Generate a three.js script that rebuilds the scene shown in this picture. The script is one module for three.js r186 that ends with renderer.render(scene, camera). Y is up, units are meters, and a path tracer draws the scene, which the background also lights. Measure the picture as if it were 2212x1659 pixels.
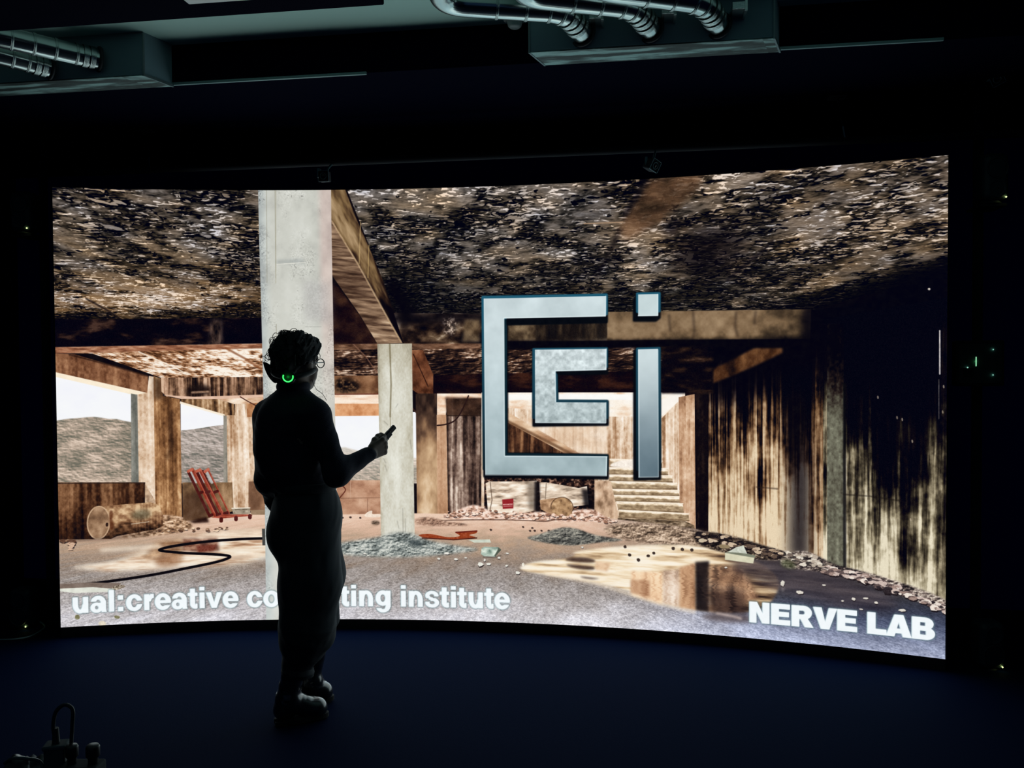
import * as THREE from 'three';
import { RoundedBoxGeometry } from 'three/addons/geometries/RoundedBoxGeometry.js';
import { mergeGeometries, mergeVertices } from 'three/addons/utils/BufferGeometryUtils.js';
import { RectAreaLightUniformsLib } from 'three/addons/lights/RectAreaLightUniformsLib.js';
RectAreaLightUniformsLib.init();

// ---------- camera ----------
const scene = new THREE.Scene();
scene.background = new THREE.Color(0x000000);
const camera = new THREE.PerspectiveCamera(49.66, 2212 / 1659, 0.05, 60);
camera.position.set(0, 1.545, 0);
camera.rotation.set(-0.0237, 0, -0.0064);
// ---------- renderer and exposure ----------
const renderer = new THREE.WebGLRenderer({ antialias: true });
renderer.toneMapping = THREE.LinearToneMapping;
renderer.toneMappingExposure = 1;
renderer.shadowMap.enabled = true;
// ---------- the curved LED wall: the only lamp of the room ----------
const WALL = { cx: -1.1793, cz: 3.2397, r: 8.0669, a0: -0.1751, a1: 0.4258, y0: 0.06, y1: 2.56 };
const onWall = (t, y, off = 0) => { const a = WALL.a0 + (WALL.a1 - WALL.a0) * t, r = WALL.r - off; return new THREE.Vector3(WALL.cx + r * Math.sin(a), y, WALL.cz - r * Math.cos(a)); };
const SCREEN_LIGHT = [0.85, 0.5], SCREEN_GLOW = 1;      // the lower half of the picture is the brighter one
for (let i = 0; i < 10; i++) {
  const t = ((i % 5) + 0.5) / 5, row = i < 5 ? 0 : 1, y = row ? 1.93 : 0.69, l = new THREE.RectAreaLight(new THREE.Color(0.55, 0.86, 0.96), SCREEN_LIGHT[row], 0.96, 1.22), p = onWall(t, y, 0.02), q = onWall(t, y, 2);
  l.name = 'led_wall_glow'; l.position.copy(p); l.lookAt(q); l.castShadow = true; scene.add(l);
}
// the small status diodes carry their own point lights, see led()

// ---------- helpers ----------
const ROOM = -8 * Math.PI / 180, RC = Math.cos(8 * Math.PI / 180), RS = Math.sin(8 * Math.PI / 180);
const room = (x, y, z) => new THREE.Vector3(x * RC - z * RS, y, x * RS + z * RC);     // room axes (along the walls) to world
const names = {};
function numbered(n) { const k = (names[n] = (names[n] ?? -1) + 1); return k ? `${n}_${String(k).padStart(3, '0')}` : n; }
function mesh(name, geo, mat, parent) { const m = new THREE.Mesh(geo, mat); m.name = parent ? name : numbered(name); m.castShadow = m.receiveShadow = true; (parent || scene).add(m); return m; }
function tag(o, label, category, group) { o.userData.label = label; if (category) o.userData.category = category; if (group) o.userData.group = group; return o; }
function thing(name, at, turn, label, category, group) { const o = new THREE.Group(); o.name = numbered(name); o.position.copy(at); o.rotation.y = turn; scene.add(o); return tag(o, label, category, group); }
function struct(name, geo, mat, label) { const m = mesh(name, geo, mat); m.userData.kind = 'structure'; if (label) m.userData.label = label; m.rotation.y = ROOM; return m; }
const box = (w, h, d, x, y, z, r = 0) => (r ? new RoundedBoxGeometry(w, h, d, 2, r) : new THREE.BoxGeometry(w, h, d)).translate(x, y, z);
const merge = (a) => mergeGeometries(a.map((g) => { g = g.index ? g.toNonIndexed() : g; for (const k of Object.keys(g.attributes)) if (!['position', 'normal', 'uv'].includes(k)) g.deleteAttribute(k); return g; }));
const tube = (pts, r, n = 40, m = 8) => new THREE.TubeGeometry(new THREE.CatmullRomCurve3(pts.map((p) => new THREE.Vector3(...p))), n, r, m);
const rod = (a, b, r, m = 10) => { const A = new THREE.Vector3(...a), B = new THREE.Vector3(...b), d = B.clone().sub(A), g = new THREE.CylinderGeometry(r, r, d.length(), m); g.applyQuaternion(new THREE.Quaternion().setFromUnitVectors(new THREE.Vector3(0, 1, 0), d.normalize())); return g.translate(...A.add(B).multiplyScalar(0.5).toArray()); };
const lin = (r, g, b) => new THREE.Color().setRGB(r, g, b);
const M = (r, g, b, o = {}) => new THREE.MeshStandardMaterial({ color: lin(r, g, b), roughness: 0.8, metalness: 0, ...o });

// ---------- the picture that the LED wall shows: flat print, computed pixel by pixel ----------
const TW = 2048, TH = 1056, NAVY = [0, 1, 16];
const h2 = (ix, iy) => { let h = (Math.imul(ix, 374761393) + Math.imul(iy, 668265263)) | 0; h = Math.imul(h ^ (h >>> 13), 1274126177); return ((h ^ (h >>> 16)) >>> 0) / 4294967296; };
const sm = (a, b, x) => { const t = Math.min(1, Math.max(0, (x - a) / (b - a))); return t * t * (3 - 2 * t); };
function vn(x, y) {
  const ix = Math.floor(x), iy = Math.floor(y), fx = x - ix, fy = y - iy, u = fx * fx * (3 - 2 * fx), v = fy * fy * (3 - 2 * fy);
  const a = h2(ix, iy), b = h2(ix + 1, iy), c = h2(ix, iy + 1), d = h2(ix + 1, iy + 1);
  return a + (b - a) * u + (c - a) * v + (a - b - c + d) * u * v;
}
function fbm(x, y, o = 4) { let s = 0, a = 0.5, n = 0; for (let i = 0; i < o; i++) { s += a * vn(x, y); n += a; a *= 0.5; x = x * 2.03 + 17.3; y = y * 2.03 + 5.7; } return s / n; }
function paintScreen() {
  const buf = new Float32Array(TW * TH * 3), cv = document.createElement('canvas'); cv.width = TW; cv.height = TH;
  const cx = cv.getContext('2d'), O = [0, 0, 0];
  const set = (r, g, b) => { O[0] = r; O[1] = g; O[2] = b; };
  const ramp = (t, s) => {
    if (t <= s[0][0]) return set(s[0][1], s[0][2], s[0][3]);
    for (let i = 1; i < s.length; i++) if (t <= s[i][0]) { const k = (t - s[i - 1][0]) / (s[i][0] - s[i - 1][0]), a = s[i - 1], b = s[i]; return set(a[1] + (b[1] - a[1]) * k, a[2] + (b[2] - a[2]) * k, a[3] + (b[3] - a[3]) * k); }
    const e = s[s.length - 1]; set(e[1], e[2], e[3]);
  };
  // rasterises what draw() fills on the canvas and lays shade(x, y) over the buffer there
  function lay(draw, shade, { blur = 0, a = 1, rough = 0 } = {}) {
    cx.setTransform(1, 0, 0, 1, 0, 0); cx.clearRect(0, 0, TW, TH); cx.fillStyle = cx.strokeStyle = '#fff'; cx.filter = blur ? `blur(${blur}px)` : 'none';
    draw(cx); cx.filter = 'none'; cx.setTransform(1, 0, 0, 1, 0, 0);
    const d = cx.getImageData(0, 0, TW, TH).data;
    for (let y = 0, i = 0; y < TH; y++) for (let x = 0; x < TW; x++, i++) {
      let m = d[i * 4 + 3]; if (!m) continue;
      m = (m / 255) * a; if (rough) m *= sm(0.5 - rough, 0.5 + rough, m * 0.75 + (fbm(x / 5, y / 4, 3) - 0.5) * 0.9 + 0.12);
      O[0] = buf[i * 3]; O[1] = buf[i * 3 + 1]; O[2] = buf[i * 3 + 2];
      const r0 = O[0], g0 = O[1], b0 = O[2]; shade(x, y, m);
      buf[i * 3] = r0 + (O[0] - r0) * m; buf[i * 3 + 1] = g0 + (O[1] - g0) * m; buf[i * 3 + 2] = b0 + (O[2] - b0) * m;
    }
  }
  const path = (c, p, close = true) => { c.beginPath(); for (let i = 0; i < p.length; i += 2) i ? c.lineTo(p[i], p[i + 1]) : c.moveTo(p[i], p[i + 1]); if (close) c.closePath(); };
  const poly = (p, shade, o) => lay((c) => { path(c, p); c.fill(); }, shade, o);
  const line = (p, w, shade, o) => lay((c) => { path(c, p, false); c.lineWidth = w; c.lineJoin = c.lineCap = 'round'; c.stroke(); }, shade, o);
  const smooth = (c, p) => { c.beginPath(); c.moveTo(p[0], p[1]); for (let i = 2; i < p.length - 2; i += 2) c.quadraticCurveTo(p[i], p[i + 1], (p[i] + p[i + 2]) / 2, (p[i + 1] + p[i + 3]) / 2); c.lineTo(p[p.length - 2], p[p.length - 1]); };
  const curve = (p, w, shade, o) => lay((c) => { smooth(c, p); c.lineWidth = w; c.lineJoin = c.lineCap = 'round'; c.stroke(); }, shade, o);
  const blob = (p, shade, o) => lay((c) => { const q = [...p, p[0], p[1], p[2], p[3]]; c.beginPath(); c.moveTo((p[0] + p[2]) / 2, (p[1] + p[3]) / 2); for (let i = 2; i < q.length - 2; i += 2) c.quadraticCurveTo(q[i], q[i + 1], (q[i] + q[i + 2]) / 2, (q[i + 1] + q[i + 3]) / 2); c.fill(); }, shade, o);
  const flat = (r, g, b, amp = 16, sc = 9) => (x, y) => { const n = (fbm(x / sc, y / sc, 3) - 0.5) * amp * 2 + (h2(x, y) - 0.5) * amp * 0.5; set(r + n, g + n, b + n); };
  const mixed = (s, sx, sy, k = 1.6, off = 0, gr = 8) => (x, y) => { ramp((fbm(x / sx + off, y / sy, 5) - 0.5) * k + 0.5, s); const n = (h2(x, y) - 0.5) * gr + (vn(x / 1.7, y / 1.7) - 0.5) * gr; O[0] += n; O[1] += n; O[2] += n; };
  // weathered board-marked concrete: water marks run down, bias(x, y) sets how light it is
  const streak = (s, w, bias, k = 1.2, off = 0) => (x, y) => {
    const t = (fbm(x / w + off, y / (w * 26), 4) - 0.5) * k + (fbm(x / (w * 0.4) + off, y / (w * 9) + 9, 3) - 0.5) * k * 0.42 + (fbm(x / 5 + off, y / 7, 4) - 0.5) * 0.42 + (fbm(x / 40 + off, y / 36, 3) - 0.5) * 0.4;
    ramp(t + bias(x, y), s); const n = (h2(x, y) - 0.5) * 10; O[0] += n; O[1] += n; O[2] += n;
  };
  const mulBy = (k, kr = 1, kg = 1, kb = 1) => () => set(O[0] * k * kr, O[1] * k * kg, O[2] * k * kb);
  const TAN = [[0, 8, 4, 12], [0.22, 46, 28, 20], [0.42, 104, 74, 48], [0.62, 164, 126, 90], [0.82, 218, 186, 150], [1, 246, 230, 206]];
  const CREAM = [[0, 120, 84, 56], [0.3, 178, 138, 104], [0.55, 222, 194, 166], [0.8, 244, 226, 206], [1, 252, 244, 234]];
  const DARK = [[0, 2, 1, 14], [0.35, 16, 8, 14], [0.6, 52, 32, 24], [0.85, 112, 84, 62], [1, 158, 128, 100]];
  const GREY = [[0, 96, 96, 94], [0.35, 158, 158, 152], [0.65, 202, 203, 194], [1, 232, 233, 226]];
  const [UH, VH] = [1192.2, 706.1];

  // ground coat
  lay((c) => c.fillRect(0, 0, TW, TH), flat(14, 8, 14, 8));

  // ----- concrete ceiling of the ruin, flaking, in perspective -----
  const ceiling1 = (lum, warm) => (x, y) => {
    const dz = Math.max(30, VH - y), X = (x - UH) / dz, Z = 1500 / dz, L = lum(x, y), far = sm(260, 620, dz);
    const pat = fbm(X * 5 + 3, Z * 5, 4), mid = fbm(X * 17, Z * 19, 4), wx = fbm(X * 30, Z * 30, 3) * 1.5, fx = X * 40 + wx, fz = Z * 62 + wx;
    const e = fbm(fx, fz, 3), em = (e - fbm(fx + 0.12, fz + 0.45, 3)) * 3;
    const zone = sm(0.3, 0.62, pat + (mid - 0.5) * 0.6 + (L - 0.5) * 0.7), rough = 1 - 0.72 * zone;
    // flakes that have come off: a dark pit with a pale core or rim
    const pa = vn(X * 30 + 40 + wx * 0.5, Z * 44 + wx * 0.6), pb = vn(X * 30 + 40.16 + wx * 0.5, Z * 44 + 0.4 + wx * 0.6), thr = 0.13 + 0.27 * rough - 0.1 * L;
    const hole = sm(thr, thr - 0.07, pa), core = sm(thr - 0.16, thr - 0.24, pa + (e - 0.5) * 0.5), rimL = sm(thr + 0.01, thr - 0.1, pb) * (1 - hole);
    let v = 34 + 80 * zone + (mid - 0.5) * 70 + (fbm(X * 90, Z * 150, 2) - 0.5) * 34 + em * (16 + 64 * rough) * (0.5 + 0.5 * far);
    v *= 1 - 0.93 * hole; v += core * (60 + 120 * far) * (0.45 + L * 0.8) + rimL * (20 + 60 * L) * far;
    v += sm(0.65, 0.76, e + em * 0.16 + (fbm(X * 9 + 7, Z * 9, 3) - 0.5) * 0.6 + (L - 0.5) * 0.22) * 120 * (1 - 0.6 * hole);
    v = v * (0.5 + 0.85 * L); v = Math.max(0, v - 8); v = Math.min(236, v); const w = warm(x, y) * sm(230, 60, v);
    const tint = fbm(X * 8 + 50, Z * 8 + 20, 3) - 0.5;
    set(v * (1 + 0.17 * w + tint * 0.18), v * (0.93 - 0.03 * w), v * (0.87 - 0.24 * w - tint * 0.25)); if (v < 30) O[2] += (30 - v) * 0.22;
  };
  const ceiling = (lum, warm) => { const f = ceiling1(lum, warm); return (x, y) => { let r = 0, g = 0, b = 0; for (const [dx, dy] of [[-0.3, -0.33], [0.1, 0], [0.3, 0.33]]) { f(x + dx, y + dy); r += O[0]; g += O[1]; b += O[2]; } set(r / 3, g / 3, b / 3); }; };
  const B = (x, y, x0, y0, rx, ry) => Math.exp(-(((x - x0) / rx) ** 2) - ((y - y0) / ry) ** 2);
  const lumL = (x, y) => 0.42 + 0.16 * B(x, y, 89.2, 25.8, 140, 70) + 0.12 * B(x, y, 323.9, 100.5, 110, 60) + 0.46 * B(x, y, 212.6, 263.7, 190, 46) - 0.1 * B(x, y, 377.3, 212.8, 200, 40) - 0.4 * sm(274.9, 319.7, y);
  const warmL = (x, y) => 0.35 + 0.65 * sm(146.4, 280.5, y);
  poly([-23, -25.9, 503.5, -35, 498, 377.2, -30.5, 382.9], ceiling(lumL, warmL));
  line([70.5, 264.3, 121.4, 294.1, 149.7, 314.2], 4, flat(20, 12, 14, 6), { a: 0.8, blur: 1 });
  const lumR = (x, y) => {
    let L = 0.40 + 0.30 * B(x, y, 980.1, -5.1, 260, 60) + 0.26 * B(x, y, 1411.3, 185.6, 60, 90) + 0.34 * B(x, y, 1619.9, 6.1, 120, 40) + 0.2 * B(x, y, 1787.5, 140.7, 160, 60) + 0.16 * B(x, y, 1971.7, 94, 120, 90) + 0.12 * B(x, y, 1181.7, 156.2, 120, 60);
    L -= 0.22 * B(x, y, 1558.6, 149.1, 90, 70) + 0.3 * B(x, y, 829.6, 260.9, 90, 90) + 0.28 * B(x, y, 1357.1, 292.2, 220, 46) + 0.2 * B(x, y, 977.9, 274.1, 160, 60);
    return L - 0.5 * sm(279.8, 319.2, y + (x - 1690.2) * 0.24);
  };
  const warmR = (x, y) => 0.2 + 0.4 * B(x, y, 1443.6, 47.6, 120, 120) + 0.3 * sm(1527.4, 1729.6, x);
  poly([682.1, -33.9, 2057.9, -13.3, 2059.4, 254.6, 1881.9, 286.3, 1783.1, 315.5, 1464.3, 311.8, 817.6, 317.2], ceiling(lumR, warmR));
  // smooth brown patch with its dark edge
  poly([1426.7, 1.8, 1501.7, -6.3, 1548.4, -1, 1532.8, 33.8, 1496.3, 61.2, 1464.7, 82.9, 1443.5, 107.5, 1370.6, 140.9, 1352.3, 113.1, 1384.8, 66], mixed([[0, 46, 32, 22], [0.5, 104, 74, 52], [1, 142, 108, 80]], 60, 40, 1.6), { blur: 7, a: 0.85 });
  line([1415, 5.4, 1392.4, 47.1, 1368.6, 78.2], 9, flat(10, 7, 16, 6), { blur: 4, a: 0.8 });
  line([1355.6, 115.4, 1338.1, 155.9, 1314, 198.6, 1300.7, 225.5], 7, flat(14, 9, 14, 6), { blur: 4, a: 0.75 });
  line([1700, 156.2, 1670.2, 183.7, 1630.1, 215.2, 1599.6, 241.3], 5, flat(10, 7, 16, 6), { blur: 2, a: 0.8 });
  line([1272.8, 96.9, 1363.2, 97.4], 3, flat(170, 140, 112), { a: 0.9 });
  blob([1464.7, 102.1, 1496.3, 91, 1494.1, 124.9, 1473.1, 132.4, 1454.1, 128.3], flat(8, 6, 16, 5), { blur: 9, a: 0.8 });
  blob([1527.6, 105.3, 1650.2, 132.8, 1630.1, 215.2, 1506.5, 231.8, 1464.5, 187.6], flat(14, 8, 16, 5), { blur: 22, a: 0.5 });
  poly([1787.9, 334, 1783.1, 311.4, 1881.9, 282.3, 1972.3, 240.7, 2059.2, 216.3, 2060.1, 389.3, 1788, 385], flat(3, 2, 14, 3), { blur: 14 });

  // ----- the far side: sky and hills seen through the openings -----
  const sky = (x, y) => { const n = (fbm(x / 60, y / 40, 3) - 0.5) * 8; set(246 + n, 247 + n, 250); };
  const hill = (x, y) => { const e = fbm(x / 9, y / 4, 4) - fbm(x / 9 + 0.25, y / 4 - 0.55, 4), p = fbm(x / 42 + 9, y / 18, 3); ramp(0.5 + (p - 0.5) * 1.2 + e * 1.25, [[0, 108, 106, 94], [0.3, 140, 130, 114], [0.5, 164, 149, 133], [0.72, 190, 170, 152], [1, 222, 202, 184]]); };
  poly([-0.9, 441.7, 171.3, 493.6, 173, 714.5, -1.6, 709.6], sky);
  poly([-23.5, 560, 2.2, 556.1, 28, 552.6, 50.9, 551.3, 69.7, 549.4, 84.4, 549.1, 101.2, 551.6, 118.1, 554.7, 135, 554.9, 152, 559.7, 175.5, 564.5, 183.5, 730.6, -26.5, 724.4], hill, { blur: 0.8 });
  poly([284.7, 512.8, 394.7, 550.3, 396.8, 716.6, 283.8, 714.7], sky);
  poly([281.4, 585.3, 316.6, 582.3, 363.2, 574.9, 398.9, 571.9, 399.1, 716.6, 281.6, 714.6], (x, y) => { hill(x, y); set(O[0] * 0.92, O[1] * 0.95, O[2] * 1.0); });
  poly([632.1, 543, 872.8, 543.9, 871.2, 718.9, 630.1, 718.9], sky);
  poly([631.1, 634.3, 682.6, 630, 716.9, 639.2, 745.5, 643.9, 779.9, 651.9, 866, 657.5, 865.5, 718.9, 630.1, 718.9], (x, y) => { hill(x, y); const k = sm(623.3, 703.2, y) * 0.5; set(O[0] + (246 - O[0]) * (0.7 - k), O[1] + (240 - O[1]) * (0.7 - k), O[2] + (232 - O[2]) * (0.7 - k)); }, { blur: 1.5 });

  // ----- left bays -----
  poly([-19.1, 314.5, 498.9, 310.3, 497.9, 382.9, -20.3, 385.2], mixed([[0, 2, 1, 14], [0.6, 8, 4, 15], [0.8, 34, 20, 20], [1, 70, 48, 40]], 40, 16, 1.7, 4));
  poly([359.3, 314.4, 384.7, 314.4, 386, 380, 355, 379.9], mixed([[0, 4, 3, 12], [0.5, 52, 38, 34], [1, 120, 96, 82]], 9, 24, 2.2), { blur: 4, a: 0.85 });
  const slab = (x, y) => { const dz = VH - y, X = (x - UH) / dz, Z = 1500 / dz, e = fbm(X * 26, Z * 15, 4) - fbm(X * 26 + 0.2, Z * 15 + 0.45, 4), p = fbm(X * 6 + 2, Z * 3 + 4, 4); ramp(0.48 + (p - 0.5) * 1.9 + e * 1.5 + 0.12 * sm(82.5, 319.1, x), [[0, 58, 32, 18], [0.25, 128, 84, 54], [0.45, 186, 140, 104], [0.65, 226, 194, 166], [0.85, 250, 240, 226]]); };
  poly([-0.1, 394.1, 82.8, 396.6, 236.6, 454.8, 244.1, 460.5, 496.9, 460.1, 498.1, 373.8, 0.2, 380.8], slab);
  poly([0.2, 380.8, 237.8, 377.1, 498.1, 373.8, 497.9, 385.2, 237.6, 390.6, -0.1, 396.3], mixed([[0, 96, 54, 36], [0.5, 158, 104, 76], [1, 206, 160, 128]], 22, 5), { blur: 1 });
  line([189, 392.6, 275, 432.5, 296.7, 445.1], 3, flat(245, 232, 215), { a: 0.8 });
  line([394.9, 384.6, 441.4, 410.9, 483.7, 439.6], 5, flat(128, 72, 40), { a: 0.75, blur: 1 });
  poly([-0.1, 396.3, 41.1, 397.6, 209.6, 451.2, 211, 495.1, -0.9, 442.8], streak([[0, 40, 22, 16], [0.3, 104, 64, 42], [0.55, 150, 104, 74], [0.8, 188, 142, 106], [1, 220, 182, 146]], 26, (x, y) => 0.46, 0.8, 3));
  line([30.8, 398.6, 124.5, 424.8, 207.4, 451.2], 4, flat(44, 24, 18), { a: 0.8, blur: 1 });
  poly([-0.9, 440.6, 208.9, 492.9, 187.3, 497.1, 170.2, 495.8, -1.1, 451.7], flat(250, 236, 212, 6));
  poly([169.1, 493.6, 185.2, 497.1, 184.8, 714.8, 166.6, 714.3], streak([[0, 78, 80, 74], [0.5, 122, 122, 114], [1, 168, 166, 156]], 14, () => 0.5, 0.8));
  poly([184.1, 496, 206.8, 491.7, 211.7, 451.2, 224.7, 453.6, 222.4, 799.6, 196.6, 789.8, 197.8, 715.1, 183.8, 714.8], streak(CREAM, 14, () => 0.6, 0.55));
  poly([222.5, 451.3, 239.8, 458.2, 243.5, 500, 283.7, 508.3, 284.6, 805.7, 221.3, 804.1], streak([[0, 40, 22, 14], [0.3, 92, 58, 34], [0.55, 142, 98, 62], [0.8, 190, 144, 100], [1, 226, 190, 146]], 9, (x, y) => 0.5 + 0.16 * sm(618.8, 788.9, y), 0.85, 7));
  curve([263.5, 539.8, 259.6, 585, 263.3, 624.6, 252, 652.8], 8, flat(40, 24, 18), { blur: 5, a: 0.6 });
  poly([222.5, 453.6, 240.9, 458.2, 241.2, 507.9, 223.8, 507.7], flat(52, 34, 24, 14), { blur: 5, a: 0.75 });
  poly([239.8, 456, 497, 455.6, 496.4, 501.1, 317.8, 504.1, 252.1, 502.3, 240.4, 489.8], streak([[0, 14, 8, 10], [0.25, 54, 34, 26], [0.5, 118, 86, 64], [0.75, 178, 138, 110], [1, 220, 186, 158]], 8, (x, y) => 0.72 - 0.3 * sm(269, 318.3, x), 1.5, 2));
  blob([291.6, 494.8, 307.2, 475.7, 340.4, 471.5, 360.1, 481.8, 356.6, 497.7, 317.8, 501.9], flat(24, 14, 14, 14), { blur: 5, a: 0.9 });
  line([312.5, 492.7, 351.1, 490.8], 5, flat(190, 150, 120, 40, 4), { a: 0.7, blur: 1 });
  poly([243.5, 497.7, 317.8, 503, 496.4, 498.8, 496.3, 510.2, 350.8, 511.2, 287, 508.3], flat(226, 190, 166, 10));
  poly([285.9, 508.3, 373, 509.2, 413, 522, 414.8, 550.5, 388, 551.3, 285.7, 518.5], streak(TAN, 14, () => 0.56, 1.1, 5));
  line([285.7, 517.4, 388, 549.1], 5, flat(250, 238, 218, 4));
  poly([373, 509.2, 496.3, 505.6, 495.7, 548.9, 456.3, 548.6, 456.7, 521.3, 413, 522], mixed([[0, 196, 150, 116], [0.5, 238, 212, 184], [1, 252, 240, 226]], 30, 10));
  poly([386.9, 549.1, 395.8, 551.4, 395.7, 718.9, 384.5, 718.7], streak([[0, 92, 90, 82], [0.5, 140, 134, 122], [1, 176, 170, 158]], 10, () => 0.5, 0.8));
  poly([394.7, 549.1, 414.8, 549.3, 415.2, 520.9, 456.7, 521.3, 457.6, 786.1, 405.9, 785.3, 403.5, 719, 394.5, 718.9], streak(CREAM, 10, () => 0.58, 0.8, 1));
  poly([437.6, 522.2, 496.2, 517, 518.6, 530.9, 515.3, 782.2, 457.6, 786.1], streak(CREAM, 9, () => 0.62, 0.9, 11));
  poly([442.1, 521.1, 496.2, 517, 495.7, 553.5, 443.9, 554.2], mixed([[0, 150, 94, 56], [0.5, 198, 146, 104], [1, 224, 182, 142]], 20, 20));
  curve([427.8, 504, 451.1, 518.9, 475.7, 530.5, 495.9, 537.5], 2.4, flat(70, 34, 26, 8));

  // ----- middle bays -----
  poly([635, 299.8, 840.7, 301.6, 1045.8, 308.7, 1045.2, 393.7, 633.9, 392.8], mixed([[0, 4, 2, 12], [0.3, 26, 16, 16], [0.55, 62, 44, 34], [0.8, 104, 82, 62], [1, 170, 150, 128]], 34, 20, 1.7, 3));
  poly([635, 299.8, 1045.9, 304.2, 1045.7, 328.8, 634.7, 327], flat(6, 4, 14, 4), { blur: 8, a: 0.85 });
  poly([932, 316.2, 960.5, 316.5, 960.2, 354.7, 931.7, 354.4], mixed([[0, 20, 14, 16], [0.6, 90, 74, 66], [1, 226, 206, 190]], 4, 4, 2.6), { blur: 4, a: 0.8 });
  poly([982.1, 319, 1018.5, 319.5, 1018.1, 373.3, 974.9, 372.9], mixed([[0, 64, 48, 34], [1, 142, 118, 88]], 16, 22), { blur: 3, a: 0.85 });
  poly([634.1, 374.7, 1034, 377.9, 1033.9, 394.7, 633.9, 392.8], mixed([[0, 62, 38, 26], [0.5, 120, 84, 62], [1, 176, 134, 106]], 20, 5), { blur: 1, a: 0.85 });
  const bay2 = (x, y) => { const dz = VH - y, X = (x - UH) / dz, Z = 1500 / dz, e = fbm(X * 22, Z * 16, 4), p = fbm(X * 5 + 20, Z * 4, 4); ramp((p - 0.5) * 1.5 + 0.36 + (e - fbm(X * 22 + 0.2, Z * 16 + 0.5, 4)) * 1.4, [[0, 8, 4, 12], [0.35, 42, 26, 22], [0.6, 84, 58, 44], [0.8, 150, 116, 94], [1, 226, 204, 184]]); };
  poly([633.9, 390.6, 1474.7, 389.2, 1474.6, 461.2, 633.1, 457.6], bay2);
  line([697, 367.2, 736.6, 407.1, 764.8, 447.1], 3, flat(140, 100, 80), { a: 0.6 });
  line([667.5, 446.5, 713.2, 454.7], 4, flat(210, 180, 156), { a: 0.6 });
  poly([633.2, 454.2, 781.9, 454, 781.4, 500.5, 632.6, 500.9], mixed([[0, 84, 52, 34], [0.5, 132, 92, 64], [1, 164, 122, 90]], 24, 24));
  blob([658.2, 463.5, 684.5, 457.9, 722.2, 470.7, 719.6, 493.4, 661.2, 497.6], mixed([[0, 6, 4, 10], [0.6, 34, 22, 18], [1, 110, 80, 56]], 5, 5, 2), { blur: 5 });
  poly([632.7, 498.6, 781.5, 498.2, 781.2, 525.5, 632.3, 524.8], mixed([[0, 226, 180, 150], [0.5, 248, 226, 204], [1, 252, 240, 226]], 40, 6));
  poly([632.4, 522.5, 781.2, 523.2, 780.9, 552.8, 632, 553.3], mixed([[0, 196, 130, 84], [0.5, 222, 162, 116], [1, 236, 186, 144]], 14, 14));
  line([632.6, 499.7, 781.5, 499.4], 3, flat(110, 60, 44));
  // main diagonal beam of the ruin's ceiling
  poly([652.3, -11.7, 686.4, -11.4, 715.1, 65.5, 747.4, 140.3, 784.2, 228.8, 830.8, 376.1, 794.2, 375.8, 785.7, 302.2, 745.4, 221.5, 721.8, 182.9, 657, 73.9, 651.4, 67.1], (x, y) => { const t = (x - y * 0.42) / 26; ramp(fbm(t * 1.5, y / 60, 4) * 1.1 - 0.08 - 0.62 * sm(101.9, 316.5, y) - 0.25 * sm(728.4, 762.6, x - (y - 101.9) * 0.5), [[0, 8, 4, 12], [0.2, 48, 30, 22], [0.45, 122, 96, 64], [0.7, 172, 144, 108], [1, 200, 176, 140]]); });
  poly([655.9, 71.6, 721.8, 182.9, 785.7, 302.2, 828.5, 375, 765.5, 375.6, 721.7, 302.7, 658.8, 212.8, 654.3, 202.6], (x, y) => { const t = y - x * 0.1; ramp(fbm(x / 50, t / 6, 5) * 1.3 - 0.12 + 0.1 * sm(259.9, 367.5, y), [[0, 30, 18, 14], [0.3, 74, 52, 40], [0.55, 118, 92, 72], [0.8, 160, 130, 104], [1, 206, 180, 150]]); });
  line([656.9, 76.2, 721.8, 184, 785.7, 302.2, 824, 371.5], 4, flat(196, 166, 128, 30, 5), { a: 0.75, blur: 0.6 });
  line([727.5, 79.2, 723, 180.6], 2.4, flat(200, 170, 120), { a: 0.6 }); line([747.5, 135.8, 744.3, 214.8], 2.4, flat(196, 166, 110), { a: 0.6 });
  poly([654.2, 213.9, 721.7, 305, 764.4, 375.6, 652.3, 377.1], mixed([[0, 4, 2, 12], [0.5, 22, 8, 14], [1, 62, 38, 28]], 40, 30), { blur: 1 });
  poly([784.2, 226.5, 826.8, 317.3, 830.8, 376.1, 840.5, 317.4, 863.6, 301.9, 807.2, 215.5], flat(5, 3, 13, 3), { blur: 8 });
  // further columns and the stained wall
  poly([846.7, 392.1, 878.8, 392.3, 904.5, 455.8, 903, 501, 867.5, 500.9, 845.8, 484.9], mixed([[0, 54, 26, 16], [0.5, 118, 70, 46], [1, 160, 108, 76]], 20, 26));
  line([854.6, 402.3, 890.5, 481.7], 2.5, flat(36, 16, 12), { a: 0.8 });
  poly([903.4, 454.6, 1090.1, 449.9, 1527.2, 445.3, 1527.1, 500.8, 903, 498.7], mixed([[0, 4, 2, 12], [0.6, 18, 6, 12], [1, 58, 30, 22]], 40, 16));
  poly([912.2, 498.7, 1030.8, 499, 1030.7, 512.5, 939.5, 514.6, 933.4, 553.1, 911.7, 553], mixed([[0, 222, 172, 136], [0.5, 246, 222, 198], [1, 252, 242, 228]], 30, 10));
  poly([909.4, 550.8, 934.6, 550.8, 939.4, 798, 909.6, 798.3], streak([[0, 130, 88, 60], [0.5, 190, 146, 112], [1, 228, 192, 160]], 12, () => 0.5, 0.8));
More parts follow.
